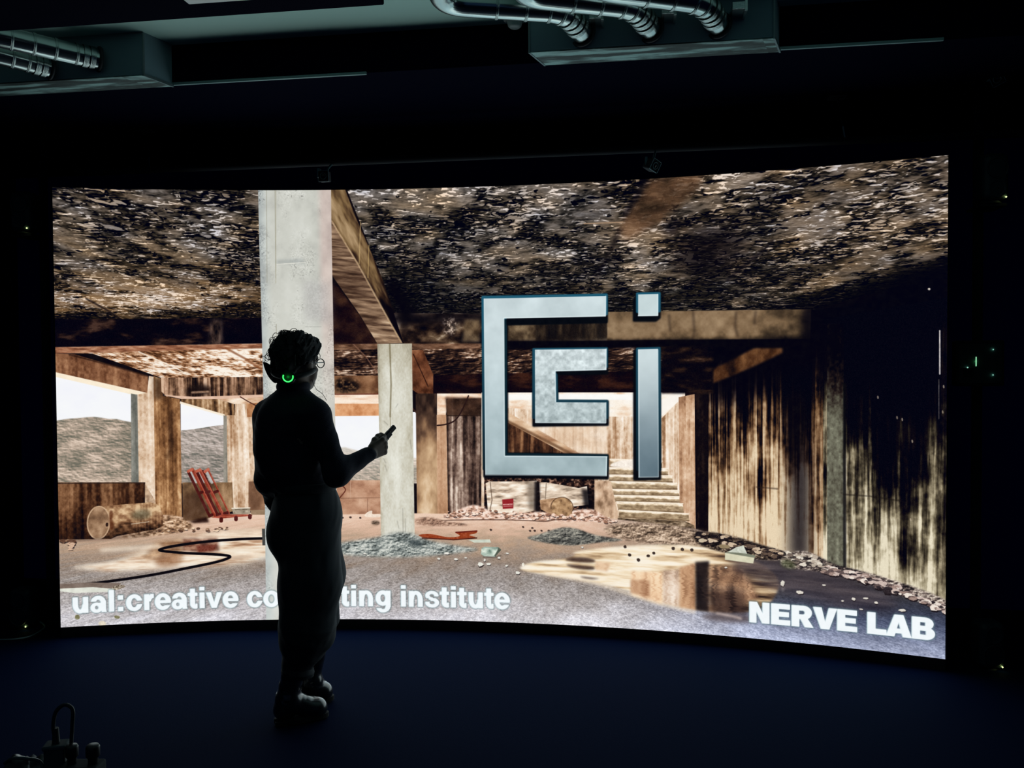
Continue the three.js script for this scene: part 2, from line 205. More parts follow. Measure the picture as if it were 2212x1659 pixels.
  poly([934.9, 512.4, 1035.3, 510.3, 1033.3, 794.3, 937.1, 795.7], streak([[0, 16, 10, 12], [0.3, 66, 48, 42], [0.55, 116, 92, 80], [0.8, 178, 154, 138], [1, 230, 212, 196]], 11, (x, y) => 0.34 + 0.36 * B(x, y, 963.1, 702.4, 26, 160) - 0.2 * sm(566.6, 521.5, y), 1.3, 5));
  poly([932.7, 507.8, 1033, 510.3, 1032.7, 553, 936.9, 553.1], mixed([[0, 34, 20, 16], [1, 92, 62, 46]], 20, 14), { blur: 2, a: 0.9 });
  line([936.9, 553.1, 1032.7, 551.9], 2.5, flat(36, 22, 18), { a: 0.8 });
  curve([912.6, 576.8, 947, 574.5, 970.1, 549.7, 989.8, 504.6], 3.4, flat(40, 22, 22, 6));
  curve([847.7, 530.3, 861.3, 546.2, 872.6, 560.9], 3, flat(60, 36, 30, 6));
  poly([859.5, 498.6, 911, 498.7, 910.6, 809.7, 860, 810.2], (x, y) => { const u = (x - 858.1) / (910.9 - 858.1), s = 0.55 + 0.45 * Math.sin(Math.min(1, Math.max(0, u)) * 2.7); ramp((fbm(x / 16, y / 30, 4) - 0.5) * 0.6 + 0.72 * s * sm(521.3, 668.8, y) + 0.12, [[0, 36, 24, 22], [0.3, 96, 70, 54], [0.55, 158, 122, 90], [0.8, 206, 172, 134], [1, 234, 208, 176]]); });

  // ----- stair well behind the emblem -----
  poly([1021.8, 496.8, 1506.2, 496.6, 1505.7, 799.9, 1019.4, 815], streak(CREAM, 8, (x, y) => 0.66 - 0.14 * sm(554, 620, y), 0.95, 8));
  poly([1078.5, 496.9, 1500.9, 496.6, 1495.6, 552.5, 1323.6, 554, 1078.3, 532.7], mixed([[0, 232, 196, 164], [0.4, 250, 238, 222], [1, 254, 250, 244]], 40, 14));
  poly([1078.5, 501.3, 1421.2, 501.1, 1421.2, 514.1, 1078.4, 514.8], flat(252, 250, 246, 4));
  poly([1075.8, 560.8, 1246, 643, 1251.5, 654, 1075.2, 656.2], streak([[0, 24, 14, 14], [0.4, 74, 44, 30], [0.7, 128, 88, 60], [1, 176, 130, 94]], 8, () => 0.42, 1.2, 3));
  poly([1076, 539.4, 1100.8, 552.8, 1270.4, 648.2, 1234.9, 648.7, 1075.8, 564.1], mixed([[0, 150, 104, 74], [0.5, 204, 164, 128], [1, 240, 214, 184]], 60, 16));
  line([1075.8, 561.9, 1243.8, 645.3], 7, flat(104, 70, 46, 14), { a: 0.8, blur: 1.5 });
  poly([1229.8, 554.5, 1323.6, 551.8, 1323.2, 647.3, 1270.4, 648.2, 1112, 560.6], mixed([[0, 214, 174, 140], [0.5, 240, 216, 190], [1, 252, 240, 226]], 40, 40), { a: 0.7, blur: 2 });
  poly([1451, 558.3, 1495.6, 511.6, 1532.3, 498.7, 1533.1, 814.8, 1505.7, 799.9, 1450.8, 672], streak(CREAM, 8, (x, y) => 0.52 + 0.16 * sm(1463.6, 1495.4, x), 1.0, 12));
  poly([1442.6, 516.2, 1495.7, 498.8, 1497.7, 511.6, 1442.5, 559.5], flat(252, 246, 238, 4));
  poly([1491.4, 507.4, 1532.3, 498.7, 1535.1, 820.1, 1493.1, 778.8], streak([[0, 132, 92, 66], [0.4, 194, 152, 118], [0.7, 230, 198, 168], [1, 248, 230, 208]], 9, (x, y) => 0.52 - 0.2 * sm(552.2, 504.1, y), 0.8, 4));
  const SP = [[1331.9, 654.9, 1453, 656.7, 1452.9, 674.1, 1331.9, 674.6], [1329.7, 674.7, 1466.8, 673.7, 1466.7, 690, 1329.6, 692.3], [1329.6, 692.3, 1476.3, 690.8, 1477.3, 707, 1329.6, 707.7], [1330.7, 707.7, 1486.9, 707.7, 1487.9, 722.8, 1330.6, 726.4], [1331.7, 726.4, 1492.1, 724.9, 1492.1, 737.8, 1333.8, 740.6], [1338.2, 740.5, 1492.1, 738.9, 1494.2, 752.9, 1344.7, 755.7], [1346.9, 755.6, 1500.5, 754.8, 1502.6, 776.3, 1351.2, 775.3], [1353.4, 775.2, 1513.2, 778, 1515.2, 795.2, 1351.1, 792.9]];
  for (const q of SP) {
    poly(q, (x, y) => { const t = (y - q[1]) / (q[7] - q[1]); ramp((fbm(x / 9, y / 5, 4) - 0.5) * 0.9 + 0.9 - 0.52 * sm(0.12, 0.4, t), [[0, 104, 82, 58], [0.35, 160, 136, 106], [0.6, 196, 172, 138], [0.8, 236, 216, 188], [1, 252, 242, 226]]); });
    line([q[0], q[1], q[2], q[3]], 3, flat(250, 238, 220, 10, 3), { a: 0.9 }); line([q[6], q[7] - 2, q[4], q[5] - 2], 2, flat(104, 78, 56, 16, 4), { a: 0.6 });
  }
  blob([1331.9, 665.9, 1356, 656.6, 1393.9, 653.7, 1447.6, 665.5, 1447.6, 674.2, 1331.9, 674.6], flat(250, 240, 228, 18, 4), { blur: 1 });
  poly([1292.2, 706.4, 1333.9, 707.6, 1353.3, 803.8, 1311.7, 800.8, 1289.7, 775], mixed([[0, 128, 98, 74], [0.5, 206, 172, 142], [1, 240, 216, 190]], 12, 20));
  poly([1349, 793, 1505.8, 795.6, 1526.8, 804.3, 1526.8, 816.2, 1420.5, 814.4, 1351.1, 810.5], mixed([[0, 40, 30, 24], [0.5, 110, 90, 68], [1, 210, 186, 158]], 14, 6, 2));
  // dark recess behind the bags
  poly([1027.1, 699.5, 1294.4, 697.5, 1294.1, 779.3, 1026.4, 794.5], mixed([[0, 6, 4, 12], [0.5, 34, 20, 18], [0.8, 96, 66, 54], [1, 180, 140, 116]], 6, 5, 1.9));

  // ----- dark pier and stained wall on the right -----
  poly([1527.2, 441, 1573.9, 434.9, 1573.7, 828.8, 1529.9, 820.3], streak([[0, 4, 2, 12], [0.5, 16, 9, 14], [1, 60, 42, 34]], 12, () => 0.4, 0.7));
  const wallU = (x) => 9000 / (x - UH + 40);
  const wall = (off, lift, tan) => (x, y) => {
    const top = 329, u = wallU(x) * 1.3, base = VH + (x - UH) * 0.335, t = (y - top) / (base - top);
    const s1 = fbm(u * 1.15 + off, y / 420 + off, 4) - 0.5, s2 = fbm(u * 5.5 + off, y / 260, 4) - 0.5, s3 = fbm(x / 3.2, y / 40, 3) - 0.5, blot = fbm(x / 60 + off, y / 70, 4) - 0.5;
    const edge = t + s1 * 0.62 + s2 * 0.3; let v = -0.06 + lift + 0.8 * sm(0.2, 0.86, edge + blot * 0.35) + s2 * 0.85 * sm(0.15, 0.5, edge) + s3 * 0.45 * sm(0.25, 0.5, edge) + blot * 0.55 * sm(0.2, 0.5, edge) + (fbm(x / 7, y / 9, 3) - 0.5) * 0.3 * sm(0.25, 0.5, edge); v += 0.26 * sm(0.72, 1, t);
    ramp(v, [[0, 2, 1, 14], [0.16, 12, 7, 14], [0.34, tan ? 62 : 42, tan ? 40 : 36, tan ? 26 : 28], [0.54, tan ? 124 : 92, tan ? 92 : 82, tan ? 64 : 64], [0.76, tan ? 184 : 164, tan ? 152 : 152, tan ? 116 : 124], [1, 232, tan ? 212 : 222, tan ? 180 : 196]]);
    const n = (h2(x, y) - 0.5) * 12; O[0] += n; O[1] += n; O[2] += n;
  };
  poly([1558.5, 328.7, 2059.6, 293.1, 2063.3, 961.8, 1966.4, 933.1, 1846.4, 894, 1730.5, 861.6, 1630.2, 841.7, 1558.1, 824.3], flat(3, 2, 14, 3));
  poly([1558.4, 445.4, 1670.4, 362.4, 1826, 345, 1827.5, 895.6, 1730.5, 861.6, 1630.2, 841.7, 1558.1, 824.3], wall(2, 0.06, true));
  poly([1805.1, 334.4, 2059.6, 293.1, 2063.3, 961.8, 1966.4, 933.1, 1846.4, 894, 1806.4, 884.9], wall(11, 0.0, false));
  poly([1726, 508.2, 1764.1, 487.3, 1780.9, 682.5, 1777.4, 873.8, 1734.4, 861.3, 1736.2, 715.4], flat(8, 5, 14, 6), { blur: 12, a: 0.82 });
  poly([1812.8, 344.7, 1846.8, 345.5, 1850.2, 888.5, 1815, 881.2], (x, y) => { const k = sm(385.6, 599, y); ramp(k * 0.62 + (fbm(x / 5, y / 7, 4) - 0.5) * 0.5 + (fbm(x / 9, y / 140, 3) - 0.5) * 0.4, [[0, 3, 2, 14], [0.2, 30, 20, 20], [0.45, 78, 74, 62], [0.75, 122, 122, 104], [1, 170, 168, 146]]); });
  line([1849, 476.8, 1851.1, 888.4], 6, flat(10, 9, 14, 6), { a: 0.85, blur: 1 });
  line([1847.8, 718.3, 1901.9, 719.6, 1961.1, 726.3], 3, flat(24, 18, 16), { a: 0.6, blur: 1 });
  line([1664.5, 710, 1710.5, 712.3], 3, flat(36, 22, 16), { a: 0.6, blur: 1 });
  poly([1558.5, 328.7, 1826, 334.9, 1826.3, 446.4, 1729.9, 446.1, 1670.4, 498.1, 1558.3, 530.5], flat(4, 2, 14, 3), { blur: 18, a: 0.95 });
  poly([1568.7, 445.5, 1581.1, 434.9, 1585.2, 434.9, 1640.2, 405.9, 1662.4, 393.6, 1720, 394.3, 1720, 406.7, 1670.4, 431.2, 1620, 454.1, 1568.7, 475.2], mixed([[0, 14, 7, 12], [0.5, 66, 38, 22], [1, 124, 84, 52]], 26, 40, 1.5), { blur: 2 });
  poly([1045.8, 308.7, 1333.2, 309.1, 1332.9, 374.5, 1045.4, 372.4], mixed([[0, 22, 14, 14], [0.4, 60, 46, 34], [0.7, 116, 96, 72], [1, 160, 138, 108]], 30, 34, 1.5, 2));
  poly([1156.1, 330.3, 1326.6, 324.2, 1326.4, 372.3, 1155.9, 372.5], mixed([[0, 4, 3, 10], [0.6, 22, 16, 16], [1, 66, 52, 38]], 12, 50, 1.5), { blur: 3, a: 0.9 });
  poly([1326.6, 306.8, 1464.3, 307.5, 1780.2, 311.3, 1778.4, 376.7, 1464.2, 374.1, 1326.4, 374.4], (x, y) => { const k = sm(1787.9, 1589.3, x); ramp((fbm(x / 26, y / 26, 5) - 0.5) * 0.7 + 0.36 + 0.34 * k - 0.25 * sm(362.1, 374.9, y), [[0, 8, 5, 12], [0.35, 66, 52, 38], [0.6, 122, 98, 72], [1, 176, 150, 118]]); }, { blur: 0.6 });
  for (const q of [[1469.6, 316.2, 1472.7, 353.8], [1524.2, 308.9, 1527.3, 354.7, 1523.1, 373.8], [1620, 313.3, 1617.9, 345.8, 1624, 370], [1662.3, 312.3, 1660.3, 341.4]]) line(q, 4, flat(20, 12, 12), { a: 0.55, blur: 2.5 });
  poly([1764.7, 306.8, 1787.8, 307.5, 1788, 380.9, 1764.9, 380.5], flat(4, 2, 14, 3), { blur: 6, a: 0.8 });
  poly([1022.7, 371.1, 1778.4, 376.7, 1778.4, 397.1, 1670.4, 395.8, 1421.5, 392.9, 1022.5, 391.2], flat(5, 3, 13, 4), { blur: 2.5, a: 0.92 });
  poly([1451.4, 391.1, 1568.8, 390.3, 1568.7, 498.5, 1451.2, 498.9], mixed([[0, 2, 1, 13], [0.5, 12, 6, 13], [0.8, 44, 28, 22], [1, 90, 66, 54]], 30, 12, 1.5, 9), { blur: 2 });
  line([2034.2, 363.7, 2034.7, 454.8], 2.6, flat(196, 190, 188, 40, 12)); line([2033, 466.5, 2033.5, 549.2], 1.6, flat(120, 114, 110, 60, 12), { a: 0.7 });
  blob([2011.2, 273.7, 2016.4, 273.9, 2016.5, 278.8, 2011.2, 278.5], flat(200, 190, 180));
  for (let i = 0; i < 7; i++) { const [u, v] = [1974.1, 644.3]; const x = u + (h2(i, 3) - 0.5) * 150, y = v + (h2(i, 4) - 0.5) * 380; blob([x, y, x + 3, y - 1, x + 4, y + 6, x + 1, y + 7], flat(196, 180, 156, 20), { a: 0.65 }); }

  // ----- floor -----
  const FY0 = 795.3, FY1 = TH;
  const floor = (x, y) => {
    const dz = Math.max(16, y - VH), X = (x - UH) / dz, Z = 1500 / dz, t = (y - FY0) / (FY1 - FY0), r = x / TW;
    const g1 = fbm(X * 6 + 4, Z * 1.6, 4) - 0.5, g2 = fbm(X * 46, Z * 20, 3) - 0.5, g3 = fbm(X * 130, Z * 60, 2) - 0.5;
    ramp(t + g1 * 0.26, [[0, 236, 206, 184], [0.1, 222, 186, 162], [0.24, 186, 158, 134], [0.42, 148, 132, 120], [0.6, 154, 145, 140], [0.8, 182, 176, 176], [1, 214, 212, 219]]);
    const dark = sm(0.70, 0.92, r + (0.85 - t) * 0.12) * sm(1.12, 0.55, t) * 0.62; const cool = sm(0.62, 0.85, r) * sm(0.45, 0.8, t);
    const n = g2 * 58 * sm(-0.1, 0.7, t) + g3 * 60 * sm(0.0, 0.8, t) + g1 * 20 + (fbm(x / 3.4, y / 2.2, 2) - 0.5) * 60 * sm(0.15, 0.7, t) + (h2(x, y) - 0.5) * 14;
    set((O[0] + n) * (1 - dark) - cool * 22, (O[1] + n) * (1 - dark * 0.98) - cool * 12, (O[2] + n) * (1 - dark * 0.9) + cool * 8);
  };
  poly([-7.8, 825.5, 117.4, 846.1, 238.9, 790.9, 291.3, 799, 470, 788.5, 669.3, 790.1, 778.5, 792.3, 1042.4, 794.2, 1311.7, 794.2, 1526.8, 811.9, 1630.2, 834.2, 1730.4, 853.2, 1846.4, 881.7, 2063.2, 948.1, 2063.9, 1079.2, 971.4, 1100.6, -12.8, 1105.5], floor, { blur: 0.7 });
  // parapets
  poly([-3.6, 705.1, 198.9, 710.6, 198.1, 760.4, 215.3, 767.6, 117.4, 846.1, -3, 843.6], streak([[0, 14, 7, 10], [0.3, 58, 32, 20], [0.55, 104, 68, 44], [0.8, 150, 108, 76], [1, 186, 146, 110]], 13, (x, y) => 0.5 - 0.2 * sm(140.6, 196.4, x) - 0.28 * sm(771.2, 838.4, y), 0.85, 6));
  line([0.5, 707.5, 196.8, 711.7], 3, flat(40, 28, 24), { a: 0.7 });
  poly([197.8, 712.8, 223.1, 758.8, 222.6, 788.2, 196.8, 776.2], mixed([[0, 120, 88, 64], [1, 220, 186, 150]], 6, 6), { a: 0.7 });
  poly([286.1, 712.4, 405.8, 714.5, 408.2, 785.3, 335.4, 804.6, 286.8, 808], mixed([[0, 74, 52, 36], [0.5, 132, 100, 70], [1, 186, 150, 114]], 16, 26));
  poly([287.9, 737.5, 332, 733.8, 346.5, 804.8, 286.8, 810.3], flat(64, 40, 28, 14), { blur: 6, a: 0.7 });
  poly([445.1, 712.7, 516.2, 713.5, 515.2, 791.4, 444.1, 785.9], mixed([[0, 108, 76, 56], [1, 180, 136, 104]], 20, 30));
  poly([630.1, 712.1, 774.7, 711.2, 773.9, 794.6, 629.1, 796.8], mixed([[0, 140, 96, 74], [0.5, 186, 140, 112], [1, 214, 174, 146]], 30, 24));
  line([629.6, 756.7, 774.3, 754.6], 2.4, flat(130, 92, 72), { a: 0.6 }); line([695.4, 714.6, 695, 754.6], 2, flat(214, 180, 156), { a: 0.5 }); line([737.4, 758.1, 737.1, 792.4], 2, flat(120, 80, 62), { a: 0.5 });
  // pallet that leans, and the one that lies
  const red = flat(146, 60, 44, 24), redD = flat(78, 26, 24, 14), redL = flat(190, 100, 78, 20);
  for (const q of [[308.4, 687.8, 319.1, 711.9], [328.3, 690.5, 336.8, 712.2], [346, 690.7, 356.7, 713.7]]) line(q, 7, flat(186, 184, 180), { a: 0.85 });
  for (const q of [[300.7, 686.6, 350, 796.9], [320.6, 685.8, 368.9, 793.8], [335, 686, 379, 791.7]]) line(q, 6.5, redD);
  for (const q of [[310.7, 681.1, 363.3, 797.1], [328.4, 682.5, 382.3, 794]]) { line(q, 7.5, red); line([q[0] + 2.4, q[1], q[2] + 2.4, q[3]], 1.8, redL, { a: 0.8 }); }
  line([348.3, 682.8, 396.9, 790.9], 4, red); line([349.4, 682.8, 398, 790.9], 1.4, redL, { a: 0.7 });
  for (const q of [[300.8, 685.4, 309.6, 681], [320.6, 685.8, 328.4, 682.5], [340.5, 687.2, 348.3, 681.7]]) line(q, 7, redL); for (const q of [[326.4, 739.4, 333.1, 737.2], [343.1, 738.5, 349.7, 736.4], [363.1, 737.8, 369.8, 735.6], [350, 795.7, 355.6, 793.5], [367.8, 793.8, 374.5, 791.6], [385.7, 790.7, 392.4, 788.5]]) line(q, 7, redD);
  poly([353.3, 800.3, 384.6, 792.9, 453, 794, 452.9, 797.5, 379.9, 803.1], red); line([357.7, 800.4, 451.8, 795.1], 1.8, redL); poly([384.4, 803.2, 447.3, 798.5, 447.2, 806.5, 384.3, 811.2], flat(228, 200, 180, 14)); for (const q of [[377.7, 804.2, 377.6, 808.8], [413.5, 801.4, 413.5, 806], [447.3, 797.4, 447.2, 802]]) line(q, 9, redD);
  poly([302.2, 808.4, 342.2, 797.8, 348.6, 811.7, 313.2, 813.2], flat(44, 24, 20), { blur: 2 });
  poly([403.8, 777.3, 447.6, 776.8, 448.5, 792.8, 406.9, 793.3], mixed([[0, 128, 116, 98], [1, 200, 186, 164]], 8, 6)); line([403.8, 778.4, 447.6, 777.9], 2.4, flat(240, 228, 210)); line([411.6, 782, 422.8, 781], 2, flat(90, 76, 60)); line([429.5, 781.1, 440.8, 781.3], 2, flat(90, 76, 60));
  poly([448.6, 783.7, 515.3, 782.2, 515.1, 795.9, 450.7, 795.1], flat(150, 124, 98, 16));
  // drum on its side, with the rubble behind it
  const rubble = (p, pale, n, s, seed, tones) => { for (let i = 0; i < n; i++) { const u = h2(i, seed), v = h2(i, seed + 1), k = u * (p.length / 2 - 1), j = Math.min(p.length / 2 - 2, Math.floor(k)), f = k - j, x = p[j * 2] + (p[j * 2 + 2] - p[j * 2]) * f, y = p[j * 2 + 1] + (p[j * 2 + 3] - p[j * 2 + 1]) * f - v * pale, w = s * (0.5 + h2(i, seed + 2) * 1.1), hgt = w * (0.35 + 0.35 * h2(i, seed + 3)), c = tones[Math.floor(h2(i, seed + 4) * tones.length)]; stones.push([x, y, w, hgt, c, h2(i, seed + 5)]); } };
  let stones = [];
  const flushStones = () => { // all stones in one pass per tone, a dark under-edge first
    stones.sort((a, b) => a[1] - b[1]);
    cx.setTransform(1, 0, 0, 1, 0, 0); cx.clearRect(0, 0, TW, TH);
    for (const [x, y, w, hg, c, r] of stones) { const pts = []; for (let k = 0; k < 6; k++) { const an = (k / 6) * 6.283 + r * 2, q = 0.75 + 0.5 * h2(k, Math.floor(x * 7 + y)); pts.push(x + Math.cos(an) * w * q, y + Math.sin(an) * hg * q); } cx.fillStyle = 'rgba(22,14,18,0.75)'; path(cx, pts.map((v, i) => v + (i % 2 ? hg * 0.55 : w * 0.12))); cx.fill(); cx.fillStyle = `rgb(${c})`; path(cx, pts); cx.fill(); }
    const d = cx.getImageData(0, 0, TW, TH).data;
    for (let i = 0; i < TW * TH; i++) { const a = d[i * 4 + 3] / 255; if (a) for (let k = 0; k < 3; k++) buf[i * 3 + k] += (d[i * 4 + k] + (h2(i, k * 0) - 0.5) * 30 - buf[i * 3 + k]) * a; }
    stones = [];
  };
  blob([238.9, 788.7, 269.4, 794, 291.3, 803.6, 313.1, 820, 290.8, 835.5, 181.7, 843.8, 117.4, 846.1, 214.5, 822.1], mixed([[0, 88, 62, 44], [0.5, 176, 138, 106], [1, 244, 214, 184]], 7, 4, 2.0), { blur: 2 });
  poly([89.1, 766.3, 211.1, 759.6, 230.5, 766.9, 240, 791, 238.5, 818.2, 223.1, 825.7, 102.6, 844.5, 75.8, 806.3], (x, y) => { const q = (y - 763.9) / (836.3 - 763.9) + (x - 160.9) * 0.0012, rib = Math.sin(x * 0.9) * 0.05 * sm(161.3, 182.8, x); ramp(0.95 - Math.abs(q - 0.22) * 1.15 + (fbm(x / 10, y / 8, 4) - 0.5) * 0.9 + rib, [[0, 22, 12, 10], [0.3, 84, 54, 36], [0.55, 140, 100, 70], [0.8, 186, 148, 110], [1, 224, 192, 152]]); });
  blob([163.3, 782.1, 204.4, 774.2, 212.8, 790.3, 201.8, 801.3, 167.3, 800.3], flat(92, 86, 66, 26, 4), { blur: 4, a: 0.7 });
  line([165, 811.5, 206, 807.1], 2, flat(214, 200, 176), { a: 0.7 });
  lay((c) => { const [a, b] = [89.5, 805.7], [p, q] = [114.9, 806.5], [r, s] = [90.2, 766.3]; c.beginPath(); c.ellipse(a, b, p - a, b - s, 0.06, 0, 7); c.fill(); }, mixed([[0, 92, 66, 48], [0.5, 146, 112, 84], [1, 192, 158, 126]], 22, 22));
  lay((c) => { const [a, b] = [89.5, 805.7], [p, q] = [114.9, 806.5], [r, s] = [90.2, 766.3]; c.beginPath(); c.ellipse(a, b, p - a, b - s, 0.06, 0, 7); c.lineWidth = 3; c.stroke(); }, flat(212, 180, 146, 20), { a: 0.8 });
  blob([105.3, 807.4, 111.7, 805.3, 111.5, 815.5, 106.2, 816.4], flat(40, 22, 18));
  blob([114.4, 773.8, 124.9, 778.7, 120.4, 796.6, 125.4, 813.7, 117.7, 830.3, 113.8, 807.6], flat(88, 44, 24, 20, 4), { blur: 1.5, a: 0.8 });
  line([2.1, 846.1, 98.3, 845.4, 181.7, 839.3, 236.1, 827.2], 5, flat(34, 20, 16), { a: 0.6, blur: 3 });
  rubble([8.1, 857.5, 33.1, 856.4, 24.5, 871.7], 12, 22, 5, 31, ['210,176,150', '150,116,92', '96,66,52']); rubble([214.2, 835.7, 290.8, 833.2, 357.2, 834.7, 390.7, 833.1], 8, 40, 3.4, 41, ['236,206,176', '150,112,86', '90,60,46']); flushStones();
  // wet patch with its reflections, left
  blob([63.2, 924, 137.8, 898.9, 213.7, 867.5, 290.6, 846.9, 379.5, 837.4, 503.3, 832.5, 513.8, 896.9, 423.1, 918.5, 311.5, 922.8, 212.9, 917.5], (x, y) => { const e = fbm(x / 60, y / 7, 5); ramp(e * 1.5 - 0.1, [[0, 118, 82, 58], [0.35, 186, 144, 112], [0.6, 236, 212, 184], [1, 252, 246, 232]]); }, { blur: 7, a: 0.92 });
  poly([224.8, 856.5, 285.1, 849, 285.4, 899.2, 234.7, 916, 180.7, 906.2], mixed([[0, 94, 62, 42], [0.5, 140, 98, 66], [1, 206, 164, 124]], 20, 12), { blur: 6, a: 0.75 });
  poly([283.9, 851.3, 368.1, 848.6, 372.1, 883.1, 334.2, 886.8, 285.7, 881], mixed([[0, 62, 30, 24], [0.5, 108, 62, 46], [1, 186, 140, 112]], 14, 9), { blur: 3, a: 0.85 });
  poly([316.8, 868.1, 367.9, 866.9, 358.7, 882.8, 320.9, 886.5], flat(106, 46, 34, 26, 4), { blur: 2, a: 0.8 });
  blob([32, 914.7, 105.8, 902.2, 213.3, 897, 311.9, 897.7, 378.6, 894.7, 345, 909.9, 289.5, 919.9, 202, 926.2, 105.4, 924.8], (x, y) => { const e = fbm(x / 50, y / 6, 4); ramp(e * 1.6 - 0.1, [[0, 150, 112, 84], [0.4, 220, 186, 156], [0.7, 250, 236, 216], [1, 254, 248, 238]]); }, { blur: 4, a: 0.8 }); blob([213.3, 897, 268, 887.3, 289.8, 899.4, 267.5, 919.3, 223.8, 920.2], flat(150, 104, 72, 30, 9), { blur: 6, a: 0.7 });
  for (const q of [[379.4, 839.7, 446.8, 836.3, 514.5, 841.8], [323.7, 847.7, 401.7, 842.4, 469.1, 850.4], [95.7, 872.4, 181.2, 871, 230, 868], [37.3, 912.7, 116.4, 907.1, 213, 915.2], [311.9, 898.8, 367.5, 892.1, 468.6, 889.4], [400.9, 902, 468.5, 896.3, 511.7, 885.4]]) curve(q, 9, flat(250, 236, 216, 12), { blur: 4, a: 0.75 });
  // hose
  curve([478.1, 854, 424, 854.3, 334.6, 859.4, 257.3, 868.8, 227.7, 875.9, 230.9, 879.4, 290, 886.8, 356.4, 890.7, 395.4, 895, 399.8, 899.7, 367.2, 910.4, 289.4, 924.5, 201.7, 939.9, 94.4, 951.4, -10.2, 959.7], 6.5, flat(12, 9, 14, 5));
  poly([476.2, 829.9, 487.5, 830, 487, 871.3, 476.8, 871.2], flat(70, 70, 68, 14));
  poly([-10.3, 962, 73.1, 961.7, 121.7, 968.5, 119.5, 975.2, 31, 974.3, -8.3, 966.6], flat(224, 226, 214, 12)); poly([-8, 950.9, 73.3, 950.4, 139, 955.6, 126, 968.7, 73.1, 961.7, -8.2, 962.1], flat(126, 110, 100, 18)); blob([115.4, 963.7, 139, 957.9, 151.7, 963, 138.8, 969.2, 119.5, 972.9], mixed([[0, 70, 54, 42], [1, 220, 210, 190]], 4, 4, 2));
  for (const q of [[32.1, 1027.3, 42.6, 1027.8, 43.4, 1039.2, 31.9, 1038.5], [120.6, 1033, 135.6, 1034.9, 133.3, 1042.7, 122.6, 1041.1]]) blob(q, flat(128, 124, 92, 30, 4)); blob([84.3, 1048.2, 94.9, 1044.2, 103.3, 1050.3, 102.1, 1057.1, 86.3, 1056.2], flat(222, 212, 192, 24, 4));

  // ----- big round column in front, and the one behind it -----
  poly([477.7, -35, 656, -34.2, 655.8, 78.4, 657.5, 327.2, 659.4, 554.6, 661.4, 783.2, 664.1, 1047.6, 665.5, 1128.4, 483.6, 1126.8, 483.5, 1046, 484.4, 553.4, 482, 314.8, 478.9, 122.6], (x, y) => {
    const u = (x - (477.3 + (y / TH) * (483.4 - 477.3))) / 168, pit = vn(x / 3.1 + 9, y / 3.1), zone = fbm(x / 30 + 3, y / 60, 4);
    let v = 0.60 + 0.12 * Math.sin(u * 3.1) - 0.12 * sm(0.16, 0, u) + (fbm(x / 26, y / 34, 4) - 0.5) * 0.32 + (fbm(x / 2.6, y / 2.6, 2) - 0.5) * 0.34 * sm(0.38, 0.58, zone) - 0.3 * sm(0.78, 0.92, pit) * sm(0.45, 0.6, zone);
    v += 0.14 * sm(TH * 0.5, TH, y); ramp(v, GREY); const w = sm(0.82, 0.95, u) * sm(TH * 0.62, TH * 0.2, y); O[0] += 12 * w - 6 * sm(0.2, 0, u); O[1] -= 4 * w; O[2] -= 4 * w - 6 * sm(0.2, 0, u);
  });
  for (const q of [[498.5, 1, 496.7, 224.3], [518.7, 1, 518.2, 213.1], [517.9, 326.3, 518.2, 473.9]]) line(q, 1.8, flat(150, 146, 128), { a: 0.55 });
  poly([518.8, 170.1, 584.4, 165.9, 591, 179.5, 520.9, 179.2], flat(150, 156, 154, 14), { blur: 3, a: 0.55 }); line([520.9, 180.3, 591, 176.1], 1.8, flat(236, 234, 222), { a: 0.8 }); line([521, 1, 518, 226.6], 1.4, flat(158, 152, 124), { a: 0.6 });
  poly([584.8, 219.1, 649.5, 225.2, 650.6, 327.1, 589.3, 315.4], flat(176, 174, 172, 26, 3), { blur: 9, a: 0.55 }); line([476.1, -2.4, 655.6, -2.7], 3, flat(252, 252, 248));
  line([588, 333.5, 627.8, 333.8], 1.6, flat(150, 150, 144), { a: 0.6 });
  poly([765.5, 376.7, 851.4, 376.3, 852, 555.2, 853.8, 855.9, 769.8, 856.5, 768.7, 623.4], (x, y) => { const u = (x - 764.8) / 80; let v = 0.66 + 0.18 * Math.sin(Math.min(1, Math.max(0, u)) * 3.0) + (fbm(x / 14, y / 40, 4) - 0.5) * 0.3 + (fbm(x / 3, y / 5, 2) - 0.5) * 0.14 - 0.16 * sm(475.6, 379.3, y) - 0.12 * sm(0.1, 0, u); ramp(v, [[0, 72, 66, 54], [0.3, 132, 124, 104], [0.6, 190, 184, 164], [0.8, 218, 216, 202], [1, 238, 238, 228]]); });
  line([796.4, 377, 798.9, 475.6, 795.8, 555.1], 3.5, flat(104, 92, 62), { a: 0.7, blur: 0.8 }); line([795.8, 555.1, 796.5, 600.6], 2, flat(128, 118, 90), { a: 0.6 });
  for (const q of [[824.6, 780.7, 825.2, 840.1], [831.3, 805.8, 831, 840.1], [810.5, 811.6, 814.9, 831.1], [777.6, 657.6, 784.3, 669], [780.8, 566.5, 789.9, 575.6], [844.6, 612, 847.9, 634.8], [782, 674.7, 786.4, 689.5], [809.8, 532.4, 815.6, 523.4]]) line(q, 1.8, flat(104, 102, 92), { a: 0.4, blur: 0.8 });
  curve([655.3, 716.7, 670.1, 721.4, 684.9, 732.9, 680.2, 742, 661.6, 762.6], 2.6, flat(96, 44, 32));

  // ----- bags, drum and heaps by the stairs -----
  const cloth = (x, y) => { const e = fbm(x / 22 + y / 40, y / 7, 4); ramp((e - 0.5) * 1.5 + 0.62, [[0, 104, 88, 74], [0.4, 196, 174, 152], [0.7, 234, 214, 192], [1, 252, 244, 230]]); };
